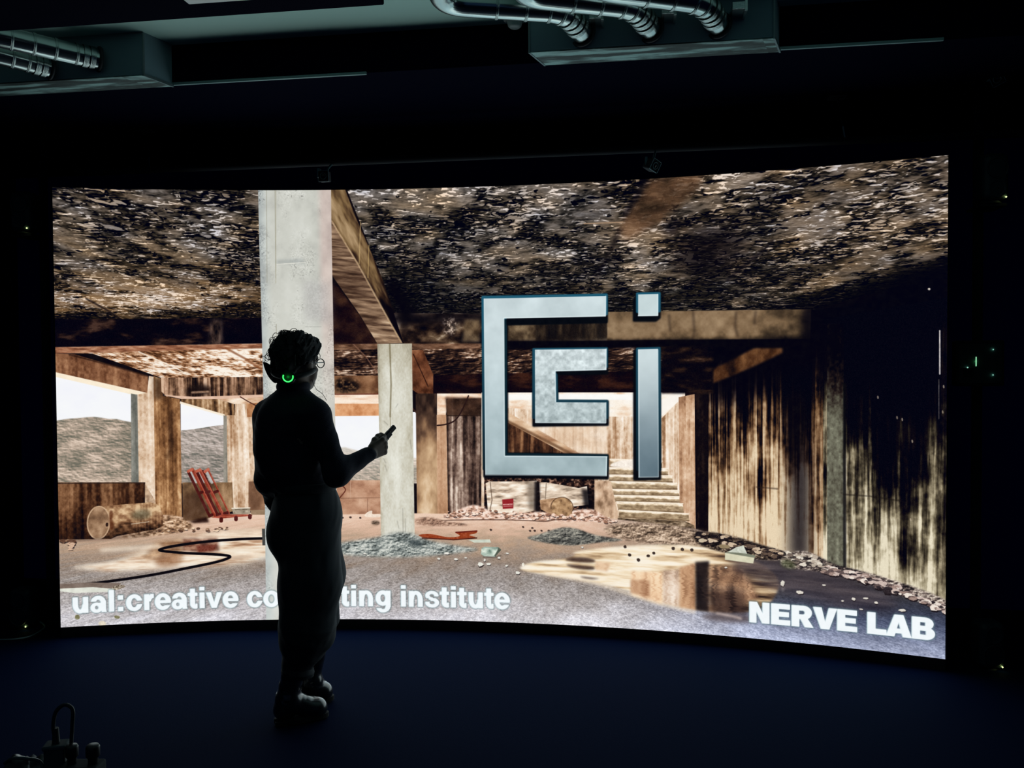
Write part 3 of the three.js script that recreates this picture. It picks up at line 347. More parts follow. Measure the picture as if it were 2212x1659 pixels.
  poly([1030.4, 717.5, 1038.4, 712.9, 1131.4, 711.6, 1156.2, 709, 1153.6, 780.7, 1110.6, 792.9, 1035.6, 787.5], cloth); poly([1131.4, 711.6, 1156.2, 711.2, 1153.6, 778.5, 1135.5, 778.9], flat(120, 106, 92, 20), { blur: 4, a: 0.75 });
  line([1041.8, 715.1, 1046.1, 758, 1040.2, 785.2], 2.4, flat(92, 72, 58), { a: 0.7 });
  poly([1160.7, 713.4, 1178.7, 713.1, 1256.7, 724.9, 1276.7, 720, 1280.9, 764.2, 1245.4, 769.6, 1164.8, 776], cloth); line([1178.7, 715.3, 1176.2, 755.6], 2.2, flat(110, 92, 76), { a: 0.7 }); poly([1263.4, 726.9, 1292.1, 728.5, 1291.9, 774.9, 1269.8, 771.1], flat(8, 6, 12, 4), { blur: 3, a: 0.85 });
  poly([1150.6, 711.3, 1163, 711.1, 1162.6, 782.8, 1149, 783.1], flat(14, 10, 14, 6), { blur: 2, a: 0.9 });
  poly([1071.1, 756.5, 1098.4, 753.7, 1098.2, 777.4, 1072.1, 779], flat(146, 34, 40, 10)); line([1074.4, 768.8, 1096, 767.3], 3, flat(226, 170, 164, 60, 2), { a: 0.8 }); line([1074.4, 773.3, 1096, 771.8], 1.5, flat(226, 170, 164), { a: 0.7 });
  blob([932.5, 798.1, 974, 777.1, 1001.5, 768.8, 1026.6, 776.4, 1047, 789.6, 1099.2, 793.1, 1155.8, 782.9, 1200.7, 786.3, 1289.7, 770.6, 1311.7, 787.6, 1344.6, 804.1, 1200.6, 806.4, 927.9, 807.2], mixed([[0, 120, 84, 66], [0.35, 206, 164, 142], [0.6, 240, 208, 190], [1, 252, 236, 222]], 8, 4, 1.9), { blur: 1.5 });
  poly([1162.7, 755.9, 1214.3, 748.1, 1241, 765.2, 1240.9, 787.5, 1196.2, 793.1, 1164.8, 778.2], mixed([[0, 132, 96, 68], [1, 216, 176, 138]], 12, 8));
  lay((c) => { const [a, b] = [1216.4, 772.5], [p, q] = [1243.2, 771.8], [r, s] = [1216.6, 748]; c.beginPath(); c.ellipse(a, b, p - a, b - s, 0, 0, 7); c.fill(); }, mixed([[0, 118, 88, 62], [0.5, 176, 138, 100], [1, 218, 182, 140]], 9, 9));
  lay((c) => { const [a, b] = [1216.4, 772.5], [p, q] = [1243.2, 771.8], [r, s] = [1216.6, 748]; c.beginPath(); c.ellipse(a, b, p - a, b - s, 0, 3, 6.6); c.lineWidth = 2.2; c.stroke(); }, flat(74, 52, 38), { a: 0.7 });
  rubble([927.9, 802.7, 996.7, 794.9, 1087.9, 800.1, 1178.2, 802.5, 1267.5, 800, 1344.5, 808.5], 14, 150, 4, 51, ['250,226,208', '236,200,178', '206,160,136', '150,108,88']); flushStones();
  curve([918.7, 809.6, 1042.3, 805.5, 1133.1, 805.9, 1178.2, 808.1, 1200.6, 801.9, 1245.3, 800.7], 2.4, flat(96, 68, 56), { a: 0.85 });
  const heap = (p, s, o) => blob(p, (x, y) => { const e = fbm(x / 7, y / 4, 4) - fbm(x / 7 + 0.3, y / 4 + 0.6, 4); ramp(0.52 + e * 1.15 + (fbm(x / 2.6, y / 2, 2) - 0.5) * 0.55 + (fbm(x / 26, y / 14, 3) - 0.5) * 1.1, s); }, { blur: 1.6, ...o });
  heap([616.8, 874.8, 697.2, 861.2, 766.4, 851.9, 801, 841.4, 826.4, 840.1, 854, 843.3, 881.5, 857.9, 950.3, 870.6, 1030.4, 878.2, 961.6, 890.9, 858, 901.6, 742.8, 902.5, 628, 893.2], [[0, 58, 64, 62], [0.35, 116, 124, 122], [0.6, 162, 168, 162], [1, 216, 218, 210]], { blur: 3 });
  blob([840, 858.3, 864.2, 855.8, 875.6, 874, 858.3, 876.4, 835.3, 865.2], flat(40, 50, 54, 26, 4), { blur: 4, a: 0.8 });
  heap([854.3, 805.6, 893.5, 800.7, 927.8, 811.8, 985.1, 817.8, 985.1, 822.3, 904.8, 823.4, 854.2, 821.6], [[0, 80, 58, 48], [0.5, 160, 124, 104], [1, 214, 180, 156]]);
  blob([853.9, 846.8, 893.1, 841.8, 936.7, 852.6, 973.4, 847.5, 948.3, 838.8, 1010.2, 833.2, 1007.8, 840.1, 982.6, 845.1, 1014.6, 850.2, 961.9, 856.8, 893, 855.5], flat(152, 66, 36, 26, 5)); line([872.3, 853.4, 950.4, 857, 1007.7, 851.4], 2.6, flat(74, 30, 22)); line([956.3, 838.7, 1007.9, 834.4], 3.5, flat(108, 36, 26));
  poly([987.1, 856.4, 1039.7, 854.2, 1043.1, 862.1, 1000.8, 862.9], flat(206, 212, 196, 14)); heap([766.7, 822.1, 766.8, 810.7, 743.8, 813, 750.5, 824.5], [[0, 60, 48, 40], [1, 160, 132, 110]]);
  poly([1019, 876.2, 1027, 872.6, 1061.2, 873, 1068, 879.6, 1060, 886.6, 1053.1, 896.9, 1025.7, 896.4, 1017.7, 890.9], mixed([[0, 112, 134, 122], [0.5, 176, 194, 180], [1, 226, 234, 220]], 10, 7)); poly([1061.2, 873, 1068, 879.6, 1060, 887.7, 1053.1, 896.9, 1050.8, 893.6, 1057.7, 882.1], flat(84, 92, 80, 24, 4)); line([1027, 873.7, 1055.5, 875.4], 2.4, flat(150, 168, 156)); line([1023.4, 897.6, 1053.1, 898.1, 1066.8, 893.2], 3, flat(60, 50, 46), { a: 0.6, blur: 1.2 });
  for (const [x, y, w, h] of [[913.3, 904.3, 5, 3], [955.8, 904.7, 5, 3], [932.9, 890.3, 6, 3], [979.9, 900.8, 4, 2], [1062.2, 899, 4, 3], [1016.4, 915.9, 7, 6], [1037, 914.3, 6, 3], [1026.8, 905.5, 3, 4], [1081.4, 917.7, 4, 3], [1107.4, 933.8, 6, 4], [1121.1, 914.2, 4, 5], [1082.7, 887.1, 4, 2], [1265, 866.8, 3, 2], [1396.5, 891, 3, 2], [737.1, 897.9, 3, 2], [729.1, 893.3, 4, 2]]) stones.push([x, y, w, h, '232,230,220', h2(x, y)]);
  for (const [x, y] of [[1144.3, 823.6], [1149.9, 830.2], [1166.8, 829.7], [1138.6, 830.5], [1183.7, 829.2], [674.9, 803.9], [718.6, 803.9], [694.4, 802.7], [1121.7, 821.9], [1042.1, 830.4]]) stones.push([x, y, 3, 2, '70,52,46', h2(x, y)]);
  flushStones(); blob([727.8, 798.2, 739.4, 787.8, 750.9, 785.5, 746.2, 797, 771.6, 794.7, 769.2, 803.8, 732.4, 802.7], flat(240, 222, 204, 20, 4));
  heap([1355.5, 803.7, 1442, 802.6, 1526.8, 811.9, 1589.2, 832.3, 1558.1, 853.3, 1420.4, 853.7, 1333.5, 839.8, 1311.6, 818.5], [[0, 56, 44, 36], [0.4, 130, 108, 90], [0.7, 190, 164, 140], [1, 232, 208, 184]], { blur: 4 });
  heap([1121.5, 848.9, 1155.5, 841.2, 1200.5, 824.3, 1222.9, 819.2, 1256.3, 822.6, 1291.7, 837, 1355.3, 843.4, 1366.2, 847.3, 1300.4, 854.4, 1245, 865.3, 1177.9, 860.8], [[0, 36, 36, 36], [0.4, 84, 84, 80], [0.7, 126, 124, 116], [1, 172, 168, 154]]);

  // ----- big puddle on the right -----
  blob([1244.9, 878.7, 1311.4, 867.2, 1420.4, 855.9, 1505.7, 849.6, 1589.2, 855.8, 1630.2, 868.2, 1690.8, 890.6, 1720.7, 925, 1690.8, 982.2, 1630.2, 1002.2, 1526.5, 1001.8, 1441.6, 988.1, 1355, 960.3, 1255.7, 945.1, 1188.7, 938.9, 1098.4, 926.2, 1143.8, 904.5, 1222.5, 897.3, 1250.4, 887.4], (x, y) => { const e = fbm(x / 70, y / 8, 5), r = sm(1505.6, 1630.2, x); ramp(e * 1.2 + 0.2 - 0.42 * r, [[0, 44, 30, 28], [0.2, 92, 70, 54], [0.42, 160, 130, 98], [0.6, 216, 188, 150], [0.8, 244, 226, 196], [1, 250, 240, 222]]); }, { blur: 2.5 });
  const refl = (p, s, o = {}) => poly(p, (x, y) => { const w = fbm(x / 30, y / 3.2, 2) * 16; ramp(fbm((x + w) / 9, y / 60, 4) * 1.3 - 0.14, s); }, { blur: 2.5, ...o });
  refl([1381.2, 919.2, 1454.6, 917.5, 1454.4, 993.9, 1381.1, 976.5], [[0, 196, 150, 116], [0.5, 240, 204, 166], [1, 254, 236, 206]]); refl([1379, 939.1, 1424.5, 938.8, 1424.4, 978.3, 1378.9, 972.2], [[0, 156, 110, 80], [1, 206, 160, 124]], { a: 0.8 });
  refl([1454.6, 913.1, 1492.9, 908.7, 1492.8, 997.8, 1454.4, 991.7], [[0, 122, 94, 76], [0.5, 214, 186, 162], [1, 250, 236, 220]]); refl([1492.9, 904.4, 1529.8, 891.4, 1530.8, 1001.5, 1492.8, 998.9], [[0, 140, 98, 70], [0.5, 196, 152, 116], [1, 232, 194, 156]]);
  refl([1528.8, 889.3, 1560.1, 885.3, 1560, 1003.6, 1529.7, 1001.6], [[0, 12, 9, 14], [1, 40, 30, 30]], { a: 0.96 }); refl([1559.1, 896.1, 1630.2, 893.7, 1670.7, 960.6, 1609.7, 999.6, 1560, 1003.6], [[0, 40, 26, 24], [0.4, 104, 74, 58], [0.7, 170, 128, 98], [1, 214, 170, 134]], { a: 0.85, blur: 5 });
  refl([1558, 956.4, 1630.2, 944.7, 1650.5, 1004.7, 1568.4, 1005.1], [[0, 20, 14, 18], [1, 70, 50, 44]], { a: 0.75, blur: 8 });
  for (const q of [[1215.8, 897.6, 1256, 889.4, 1295.9, 894.5, 1295.8, 903.3, 1244.8, 903.2], [1218, 908.7, 1267, 911.2, 1295.8, 912.2, 1293.5, 921.2, 1244.7, 918.8], [1251.3, 936.4, 1289.1, 939.2, 1311.1, 940.4, 1278, 944.1]]) blob(q, flat(58, 40, 36, 14), { blur: 2, a: 0.88 });
  refl([1295.8, 898.9, 1333.3, 901.7, 1324.4, 922, 1295.8, 921.1], [[0, 206, 164, 128], [1, 244, 212, 178]], { a: 0.8 });
  curve([1244.9, 880.9, 1311.4, 869.4, 1420.4, 855.9, 1526.7, 855], 4, flat(250, 236, 212), { blur: 2, a: 0.7 }); curve([1177.5, 934.8, 1266.9, 944.6, 1354.9, 966.9, 1441.6, 992.5, 1526.5, 1006.2], 6, flat(250, 232, 206, 14), { blur: 3, a: 0.75 });
  for (const [x, y] of [[1433.2, 872.8], [1397.6, 890.9], [1420.3, 880], [1478.1, 859.7], [1499.3, 860.7], [1520.4, 860.7], [1366.2, 860.5], [1377, 879.8]]) stones.push([x, y, 4, 3, '60,46,40', h2(x, y)]);
  flushStones();
  blob([1526.5, 1014.8, 1589.1, 1001.3, 1650.5, 1004.7, 1670.8, 1017.8, 1589.1, 1027.1], flat(86, 74, 76, 12), { blur: 5, a: 0.8 }); curve([1576.7, 1005.5, 1609.7, 1008.2, 1630.2, 1012.9], 5, flat(226, 206, 196), { blur: 2, a: 0.7 });
  blob([1650.5, 864.8, 1789.1, 880.1, 1884, 911, 1975.5, 942.2, 1921.2, 978.2, 1789.2, 960.8, 1690.8, 937.9, 1589.1, 887.8], mixed([[0, 40, 34, 44], [0.5, 66, 58, 66], [1, 104, 92, 96]], 80, 10), { blur: 10, a: 0.7 });
  // rubble along the wall
  heap([1526.8, 820.5, 1568.5, 816.3, 1630.2, 827.9, 1690.7, 845.3, 1730.4, 853.2, 1720.6, 874.8, 1650.5, 875.4, 1568.5, 859.1, 1526.7, 844.2], [[0, 12, 9, 14], [0.45, 50, 40, 36], [0.75, 116, 98, 82], [1, 206, 186, 160]]);
  heap([1720.6, 862.2, 1759.9, 847, 1789, 853.2, 1827.4, 875, 1883.9, 882.6, 1975.3, 904.3, 2063.1, 932.5, 2063.2, 950, 1993.3, 940.2, 1902.6, 911.3, 1817.9, 892.2, 1750.2, 891.4, 1714.7, 885.7], [[0, 16, 12, 18], [0.4, 72, 62, 60], [0.7, 150, 134, 124], [1, 232, 220, 206]]);
  rubble([1533, 837.4, 1589.2, 840.8, 1670.7, 861.4, 1720.6, 868.5], 16, 70, 6, 61, ['170,146,122', '96,78, 66', '46,36,36', '30,24,28', '206,184,158']); rubble([1720.6, 879, 1769.7, 881.6, 1817.9, 892.2], 26, 110, 5, 71, ['226,216,200', '186,172,156', '120,106,96', '60,54,52']); rubble([1808.4, 895.1, 1874.7, 903.7, 1939.3, 921.9, 2002.1, 941.3, 2054.6, 958.9], 15, 210, 6.5, 81, ['236,224,212', '206,186,176', '160,136,126', '96,80,78', '48,40,44']); flushStones();
  blob([1714.6, 875.2, 1730.5, 867.8, 1752.1, 880.8, 1746.2, 891.7, 1720.6, 889.4], flat(78, 84, 58, 34, 4), { blur: 3, a: 0.7 });
  poly([1595.3, 863.9, 1660.6, 870.5, 1657.6, 884.4, 1595.3, 880], flat(216, 212, 184, 12)); poly([1595.3, 863.9, 1609.7, 856.7, 1662.6, 866.1, 1660.6, 871.5], flat(126, 130, 112, 14)); poly([1602.5, 861.4, 1620, 849.7, 1636.3, 844.5, 1644.4, 863.1], flat(206, 210, 196, 22, 4)); blob([1578.8, 845.7, 1601.5, 844.4, 1609.7, 852.4, 1585, 856], flat(140, 122, 92, 20)); blob([1535.1, 835.1, 1549.8, 832.2, 1550.8, 842.9, 1537.2, 843.6], flat(198, 182, 156));
  for (const [x, y, w, h] of [[1721.6, 925, 5, 6], [1757.1, 941.9, 9, 4], [1869.2, 947, 4, 4], [1914.7, 950.6, 4, 3], [1966.6, 961.1, 8, 3], [1846.6, 953.3, 3, 2], [1893.4, 942.6, 6, 2], [1808.4, 921.9, 4, 2], [1884.2, 967.9, 5, 2], [1597.4, 898, 3, 2]]) stones.push([x, y, w, h, '222,216,204', h2(x, y)]);
  flushStones(); line([1721.7, 931.2, 1721.7, 940.7], 5, flat(150, 140, 140), { blur: 2, a: 0.6 });

  // ----- emblem -----
  const RIM = (x, y) => ramp((y - 260.4) / 420, [[0, 34, 92, 116], [0.5, 26, 66, 84], [1, 8, 26, 36]]), BLK = flat(5, 8, 16, 3);
  const face = (sc, lo, hi) => (x, y) => { const n = (fbm(x / sc, y / sc, 4) - 0.5) * 40, t = sm(267, 704.9, y) * 0.85 + 0.1 * sm(1022.2, 1324, x); set(lo[0] + (hi[0] - lo[0]) * t + n, lo[1] + (hi[1] - lo[1]) * t + n, lo[2] + (hi[2] - lo[2]) * t + n); };
  const round = (p, shade, o) => lay((c) => { path(c, p); c.lineWidth = 7; c.lineJoin = 'round'; c.fill(); c.stroke(); }, shade, o);
  const edge = (p, o) => line(p, 2.6, flat(226, 240, 242, 4), { a: 0.85, blur: 0.5, ...o });
  // outer bracket
  round([1028, 266, 1324.6, 267.5, 1324.4, 328.6, 1084.2, 329.3, 1083.2, 644.9, 1325.4, 646.2, 1325.2, 700.1, 1028.2, 700.6], BLK, { blur: 1.4 });
  round([1026.9, 265.9, 1324.6, 266.4, 1324.5, 311.1, 1080.9, 311.4, 1079.8, 647.2, 1324.3, 647.3, 1324.2, 681.4, 1027.2, 682.6], RIM, { blur: 0.8 });
  poly([1079.7, 320.3, 1326.6, 317.7, 1326.6, 333, 1084.1, 334.9], BLK, { blur: 1 }); poly([1077.4, 320.3, 1084.2, 320.4, 1083.2, 649.4, 1076.4, 649.5], flat(10, 34, 44, 4), { blur: 0.8 });
  poly([1029.1, 269.3, 1322.4, 269.1, 1322.2, 316.5, 1077.5, 317.5, 1076.9, 650, 1325.4, 648.4, 1324.1, 694.1, 1030, 696.1], face(46, [206, 220, 223], [156, 176, 181]));
  edge([1078, 317, 1322.3, 316, 1323, 269.6]); edge([1078, 318.1, 1077.5, 649.4]); edge([1078.6, 651.1, 1324.3, 649]); edge([1030.2, 270.5, 1030.6, 695], { a: 0.35 }); edge([1030.6, 697.2, 1323, 694.6], { a: 0.5 }); edge([1323.2, 650.6, 1322.5, 693.6], { a: 0.6 });
  // inner bracket
  round([1150.2, 393.5, 1325.2, 393, 1325, 451, 1205.8, 450.5, 1205.4, 519.2, 1325.9, 518.8, 1325.7, 572.6, 1149.1, 576.1], BLK, { blur: 1.4 }); round([1150.2, 393.5, 1324.2, 393, 1324, 435.6, 1203.6, 437.2, 1205.4, 516.9, 1324.8, 517.8, 1324.6, 556.1, 1149.2, 557.1], RIM, { blur: 0.8 });
  poly([1201.3, 446, 1325.1, 444.4, 1325, 453.1, 1209.1, 454.9], BLK, { blur: 1 });
  poly([1153, 394.1, 1323.6, 393.5, 1323.4, 443.3, 1201.4, 445.4, 1202.1, 520.3, 1322.6, 520.5, 1322.4, 569.3, 1152.5, 569.4], (x, y) => { const n = (fbm(x / 9, y / 9, 4) - 0.5) * 86, t = sm(388.5, 571.3, y); set(204 - 24 * t + n, 216 - 22 * t + n, 218 - 22 * t + n); });
  edge([1202.5, 444.9, 1322.9, 442.7, 1323.6, 394.1]); edge([1201.9, 446, 1202.6, 519.2]); edge([1153.7, 569.4, 1321.3, 569.3], { a: 0.6 }); edge([1322.6, 521.1, 1322.4, 568.2], { a: 0.6 });
  // dot and stem
  round([1389.6, 282.1, 1396.1, 266, 1447.4, 266.3, 1447.3, 322.2, 1438.8, 328.5, 1389.5, 327.5], BLK, { blur: 1.6 }); round([1397.2, 266.1, 1447.4, 266.3, 1447.3, 307.1, 1397.1, 307.1], RIM, { blur: 0.8 }); poly([1398.8, 267.2, 1444.2, 267.3, 1444.1, 317.8, 1398.6, 317.4], face(60, [206, 222, 224], [200, 216, 220])); edge([1399.2, 316.9, 1444.1, 317.3, 1444.2, 268.4]);
  round([1390.3, 399.1, 1395.7, 394.8, 1447.1, 394.3, 1447.5, 698.1, 1389.5, 700.7], BLK, { blur: 1.6 }); round([1396.8, 394.8, 1447.1, 393.7, 1447.6, 676.4, 1396, 677.6], RIM, { blur: 0.8 });
  poly([1398.4, 395.4, 1444.5, 394.8, 1445.4, 693.8, 1398.7, 696.1], (x, y) => { const t = sm(396.2, 696.6, y), n = (fbm(x / 40, y / 40, 3) - 0.5) * 16; set(206 - 108 * t + n, 220 - 102 * t + n, 223 - 94 * t + n); }); edge([1399.5, 397, 1399.8, 695], { a: 0.7 }); edge([1444.5, 397.5, 1444.9, 692.7], { a: 0.35 }); edge([1399.2, 696.1, 1444.4, 694.4], { a: 0.5 });

  // ----- lettering: a plain heavy grotesque drawn from stems, rings and arches (unit = x-height, y up from the baseline) -----
  const S = 0.3, T = 0.235;
  const R4 = (c, x, y, w, h) => c.fillRect(x, y, w, h);
  const P = (c, ...p) => { path(c, p); c.fill(); };
  const ring = (c, x, y, rx, ry, sx = S, sy = T) => { c.beginPath(); c.ellipse(x, y, rx, ry, 0, 0, 7); c.ellipse(x, y, rx - sx, ry - sy, 0, 0, 7); c.fill('evenodd'); };
  const only = (c, x, y, w, h, f) => { c.save(); c.beginPath(); c.rect(x, y, w, h); c.clip(); f(); c.restore(); };
  const arch = (c, x, w, up = 1) => { const r = w / 2; only(c, x - 0.02, up > 0 ? 0.46 : -0.1, w + 0.04, up > 0 ? 0.7 : 0.64, () => ring(c, x + r, up > 0 ? 0.46 : 0.54, r, 0.56)); R4(c, x + w - S, up > 0 ? 0 : 0.5, S, up > 0 ? 0.5 : 0.5); };
  const hole = (c, f) => { c.globalCompositeOperation = 'destination-out'; f(); c.globalCompositeOperation = 'source-over'; };
  const G = {
    ' ': [0.5, () => {}], 'l': [0.52, (c) => R4(c, 0.12, 0, S, 1.36)], 'i': [0.52, (c) => { R4(c, 0.12, 0, S, 1); R4(c, 0.12, 1.14, S, 0.22); }], ':': [0.6, (c) => { R4(c, 0.16, 0, S, 0.27); R4(c, 0.16, 0.73, S, 0.27); }],
    'n': [1.14, (c) => { R4(c, 0.12, 0, S, 1); arch(c, 0.14, 0.88); }], 'm': [1.67, (c) => { R4(c, 0.12, 0, S, 1); arch(c, 0.14, 0.83); arch(c, 0.7, 0.83); }], 'u': [1.14, (c) => { R4(c, 0.12, 0.5, S, 0.5); only(c, 0.1, -0.1, 0.94, 0.64, () => ring(c, 0.56, 0.54, 0.44, 0.56)); R4(c, 0.745, 0, S, 1); }],
    'r': [0.74, (c) => { R4(c, 0.12, 0, S, 1); only(c, 0.2, 0.55, 0.5, 0.6, () => ring(c, 0.72, 0.52, 0.5, 0.5, S, 0.25)); R4(c, 0.5, 0.765, 0.2, 0.25); }],
    'o': [1.14, (c) => ring(c, 0.57, 0.5, 0.52, 0.53)], 'c': [1.06, (c) => { ring(c, 0.55, 0.5, 0.5, 0.53); hole(c, () => R4(c, 0.6, 0.39, 0.6, 0.24)); }],
    'e': [1.06, (c) => { ring(c, 0.54, 0.5, 0.5, 0.53); hole(c, () => R4(c, 0.5, 0.26, 0.6, 0.17)); R4(c, 0.2, 0.415, 0.83, 0.17); }],
    'v': [1.04, (c) => P(c, 0.01, 1, 0.32, 1, 0.52, 0.33, 0.72, 1, 1.03, 1, 0.67, 0, 0.37, 0)], 't': [0.64, (c) => { R4(c, 0.15, 0.2, S, 1.06); R4(c, 0.01, 0.8, 0.6, 0.2); only(c, 0.1, -0.1, 0.5, 0.4, () => ring(c, 0.47, 0.3, 0.32, 0.31, S, 0.22)); R4(c, 0.46, -0.01, 0.13, 0.21); }],
    'a': [1.06, (c) => { R4(c, 0.68, 0.1, S, 0.62); P(c, 0.7, 0.16, 0.95, 0.2, 1.03, 0, 0.74, 0); only(c, 0.06, 0.68, 1, 0.5, () => ring(c, 0.52, 0.68, 0.43, 0.35)); ring(c, 0.42, 0.29, 0.37, 0.32, 0.25, 0.19); R4(c, 0.45, 0.42, 0.3, 0.17); }],
    's': [1.02, (c) => { only(c, 0, 0.44, 1.1, 0.7, () => { ring(c, 0.5, 0.73, 0.43, 0.3, 0.26, 0.185); hole(c, () => R4(c, 0.55, 0.44, 0.6, 0.25)); }); only(c, 0, -0.1, 1.1, 0.66, () => { ring(c, 0.52, 0.28, 0.45, 0.31, 0.26, 0.19); hole(c, () => R4(c, -0.1, 0.33, 0.53, 0.25)); }); P(c, 0.3, 0.47, 0.3, 0.62, 0.75, 0.52, 0.75, 0.38); }],
    'p': [1.14, (c) => { R4(c, 0.12, -0.38, S, 1.38); ring(c, 0.6, 0.5, 0.46, 0.53); }], 'g': [1.14, (c) => { R4(c, 0.745, -0.05, S, 1.05); ring(c, 0.54, 0.53, 0.47, 0.49); only(c, 0, -0.5, 1.2, 0.5, () => ring(c, 0.56, -0.02, 0.46, 0.37, S, 0.2)); hole(c, () => R4(c, 0.0, -0.12, 0.5, 0.13)); }],
    'N': [1.36, (c) => { P(c, 0.06, 0, 0.06, 1.36, 0.52, 1.36, 0.88, 0.62, 0.88, 1.36, 1.3, 1.36, 1.3, 0, 0.86, 0, 0.48, 0.76, 0.48, 0); }], 'E': [1.26, (c) => P(c, 0.06, 0, 0.06, 1.36, 1.2, 1.36, 1.2, 1.03, 0.52, 1.03, 0.52, 0.85, 1.14, 0.85, 1.14, 0.54, 0.52, 0.54, 0.52, 0.33, 1.22, 0.33, 1.22, 0)],
    'R': [1.38, (c) => { R4(c, 0.06, 0, 0.46, 1.36); R4(c, 0.4, 0.5, 0.4, 0.86); c.beginPath(); c.ellipse(0.8, 0.93, 0.48, 0.43, 0, 0, 7); c.fill(); hole(c, () => { R4(c, 0.5, 0.8, 0.26, 0.25); c.beginPath(); c.ellipse(0.74, 0.925, 0.12, 0.125, 0, 0, 7); c.fill(); }); P(c, 0.5, 0.56, 0.86, 0, 1.38, 0, 0.98, 0.62); hole(c, () => P(c, 0.52, 0, 0.52, 0.5, 0.6, 0.5, 0.86, 0)); }],
    'V': [1.36, (c) => P(c, -0.02, 1.36, 0.48, 1.36, 0.7, 0.44, 0.92, 1.36, 1.4, 1.36, 0.94, 0, 0.45, 0)], 'L': [1.14, (c) => P(c, 0.06, 0, 0.06, 1.36, 0.52, 1.36, 0.52, 0.35, 1.14, 0.35, 1.14, 0)],
    'A': [1.38, (c) => { P(c, -0.02, 0, 0.46, 1.36, 0.96, 1.36, 1.42, 0, 0.94, 0, 0.87, 0.22, 0.52, 0.22, 0.45, 0); hole(c, () => P(c, 0.59, 0.5, 0.8, 0.5, 0.695, 0.92)); }],
    'B': [1.36, (c) => { R4(c, 0.06, 0, 0.7, 1.36); c.beginPath(); c.ellipse(0.8, 0.99, 0.44, 0.37, 0, 0, 7); c.fill(); c.beginPath(); c.ellipse(0.82, 0.39, 0.5, 0.39, 0, 0, 7); c.fill(); hole(c, () => { R4(c, 0.5, 0.84, 0.3, 0.22); R4(c, 0.5, 0.3, 0.34, 0.25); }); }],
  };
  function lettering(s, x0, x1, capTop, base) {
    const adv = [...s].reduce((a, ch) => a + G[ch][0], 0) - 0.14, kx = (x1 - x0) / adv, ky = (base - capTop) / 1.36, tmp = document.createElement('canvas'); tmp.width = TW; tmp.height = 140;
    const c = tmp.getContext('2d'); c.fillStyle = '#fff'; let x = -0.1;
    for (const ch of s) { const one = document.createElement('canvas'); one.width = 160; one.height = 140; const q = one.getContext('2d'); q.fillStyle = '#fff'; const ox = Math.floor(x0 + x * kx) - 8; q.setTransform(kx, 0, 0, -ky, x0 + x * kx - ox, 100); G[ch][1](q); c.drawImage(one, ox, 0); x += G[ch][0]; }
    const put = (dx, dy) => (k) => k.drawImage(tmp, dx, base - 100 + dy);
    lay((k) => { for (const [dx, dy] of [[-2.5, 0], [2.5, 0], [0, -2.5], [0, 2.5], [2, 2], [-2, -2], [2, -2], [-2, 2]]) put(dx, dy)(k); }, flat(96, 124, 130, 8), { blur: 1, a: 0.42 });
    lay((k) => { put(-1.6, 0.4)(k); put(-0.8, 0.2)(k); }, flat(208, 226, 230, 6)); lay(put(0, 0), flat(243, 249, 252, 3));
  }
  lettering('ual:creative computing institute', 27.5, 1087.6, 971, 1023.5);
  lettering('NERVE LAB', 1651.6, 2028.8, 972, 1019.5);

  // the wall's own black and its hard contrast
  const data = new Uint8Array(TW * TH * 4);
  for (let y = 0; y < TH; y++) for (let x = 0; x < TW; x++) {
    const i = y * TW + x, j = ((TH - 1 - y) * TW + x) * 4;
    for (let k = 0; k < 3; k++) { const v = Math.min(255, Math.max(0, buf[i * 3 + k])); data[j + k] = Math.max(NAVY[k] * (1 - v / 120), v); }
    data[j + 3] = 255;
  }
  return data;
}

// ---------- procedural surface textures ----------
function texture(n, fn, srgb = true) { const d = new Uint8Array(n * n * 4); for (let y = 0, i = 0; y < n; y++) for (let x = 0; x < n; x++, i += 4) { const c = fn(x, y); d[i] = c[0]; d[i + 1] = c[1]; d[i + 2] = c[2]; d[i + 3] = 255; } const t = new THREE.DataTexture(d, n, n); t.wrapS = t.wrapT = THREE.RepeatWrapping; t.magFilter = THREE.LinearFilter; t.minFilter = THREE.LinearMipmapLinearFilter; t.generateMipmaps = true; if (srgb) t.colorSpace = THREE.SRGBColorSpace; t.needsUpdate = true; return t; }
const grain = texture(256, (x, y) => { const v = 128 + (h2(x, y) - 0.5) * 150 + (vn(x / 3, y / 3) - 0.5) * 80; return [v, v, v]; }, false);
const scuff = texture(512, (x, y) => { const s = fbm(x / 70, y / 16, 5), k = 70 + 150 * sm(0.4, 0.72, s) + (h2(x, y) - 0.5) * 16; return [k * 0.92, k, k * 0.99]; });
const brushed = texture(256, (x, y) => { const v = 150 + (fbm(x / 40, y / 5, 3) - 0.5) * 150; return [v, v, v]; }, false);
const knit = texture(128, (x, y) => { const v = 128 + 70 * Math.sin(x * 0.785) * Math.sin(y * 0.785 + Math.sin(x * 0.4)); return [v, v, v]; }, false);
const denim = texture(256, (x, y) => { const v = 128 + 50 * Math.sin((x + y) * 1.1) + (h2(x, y) - 0.5) * 90; return [v, v, v]; }, false);

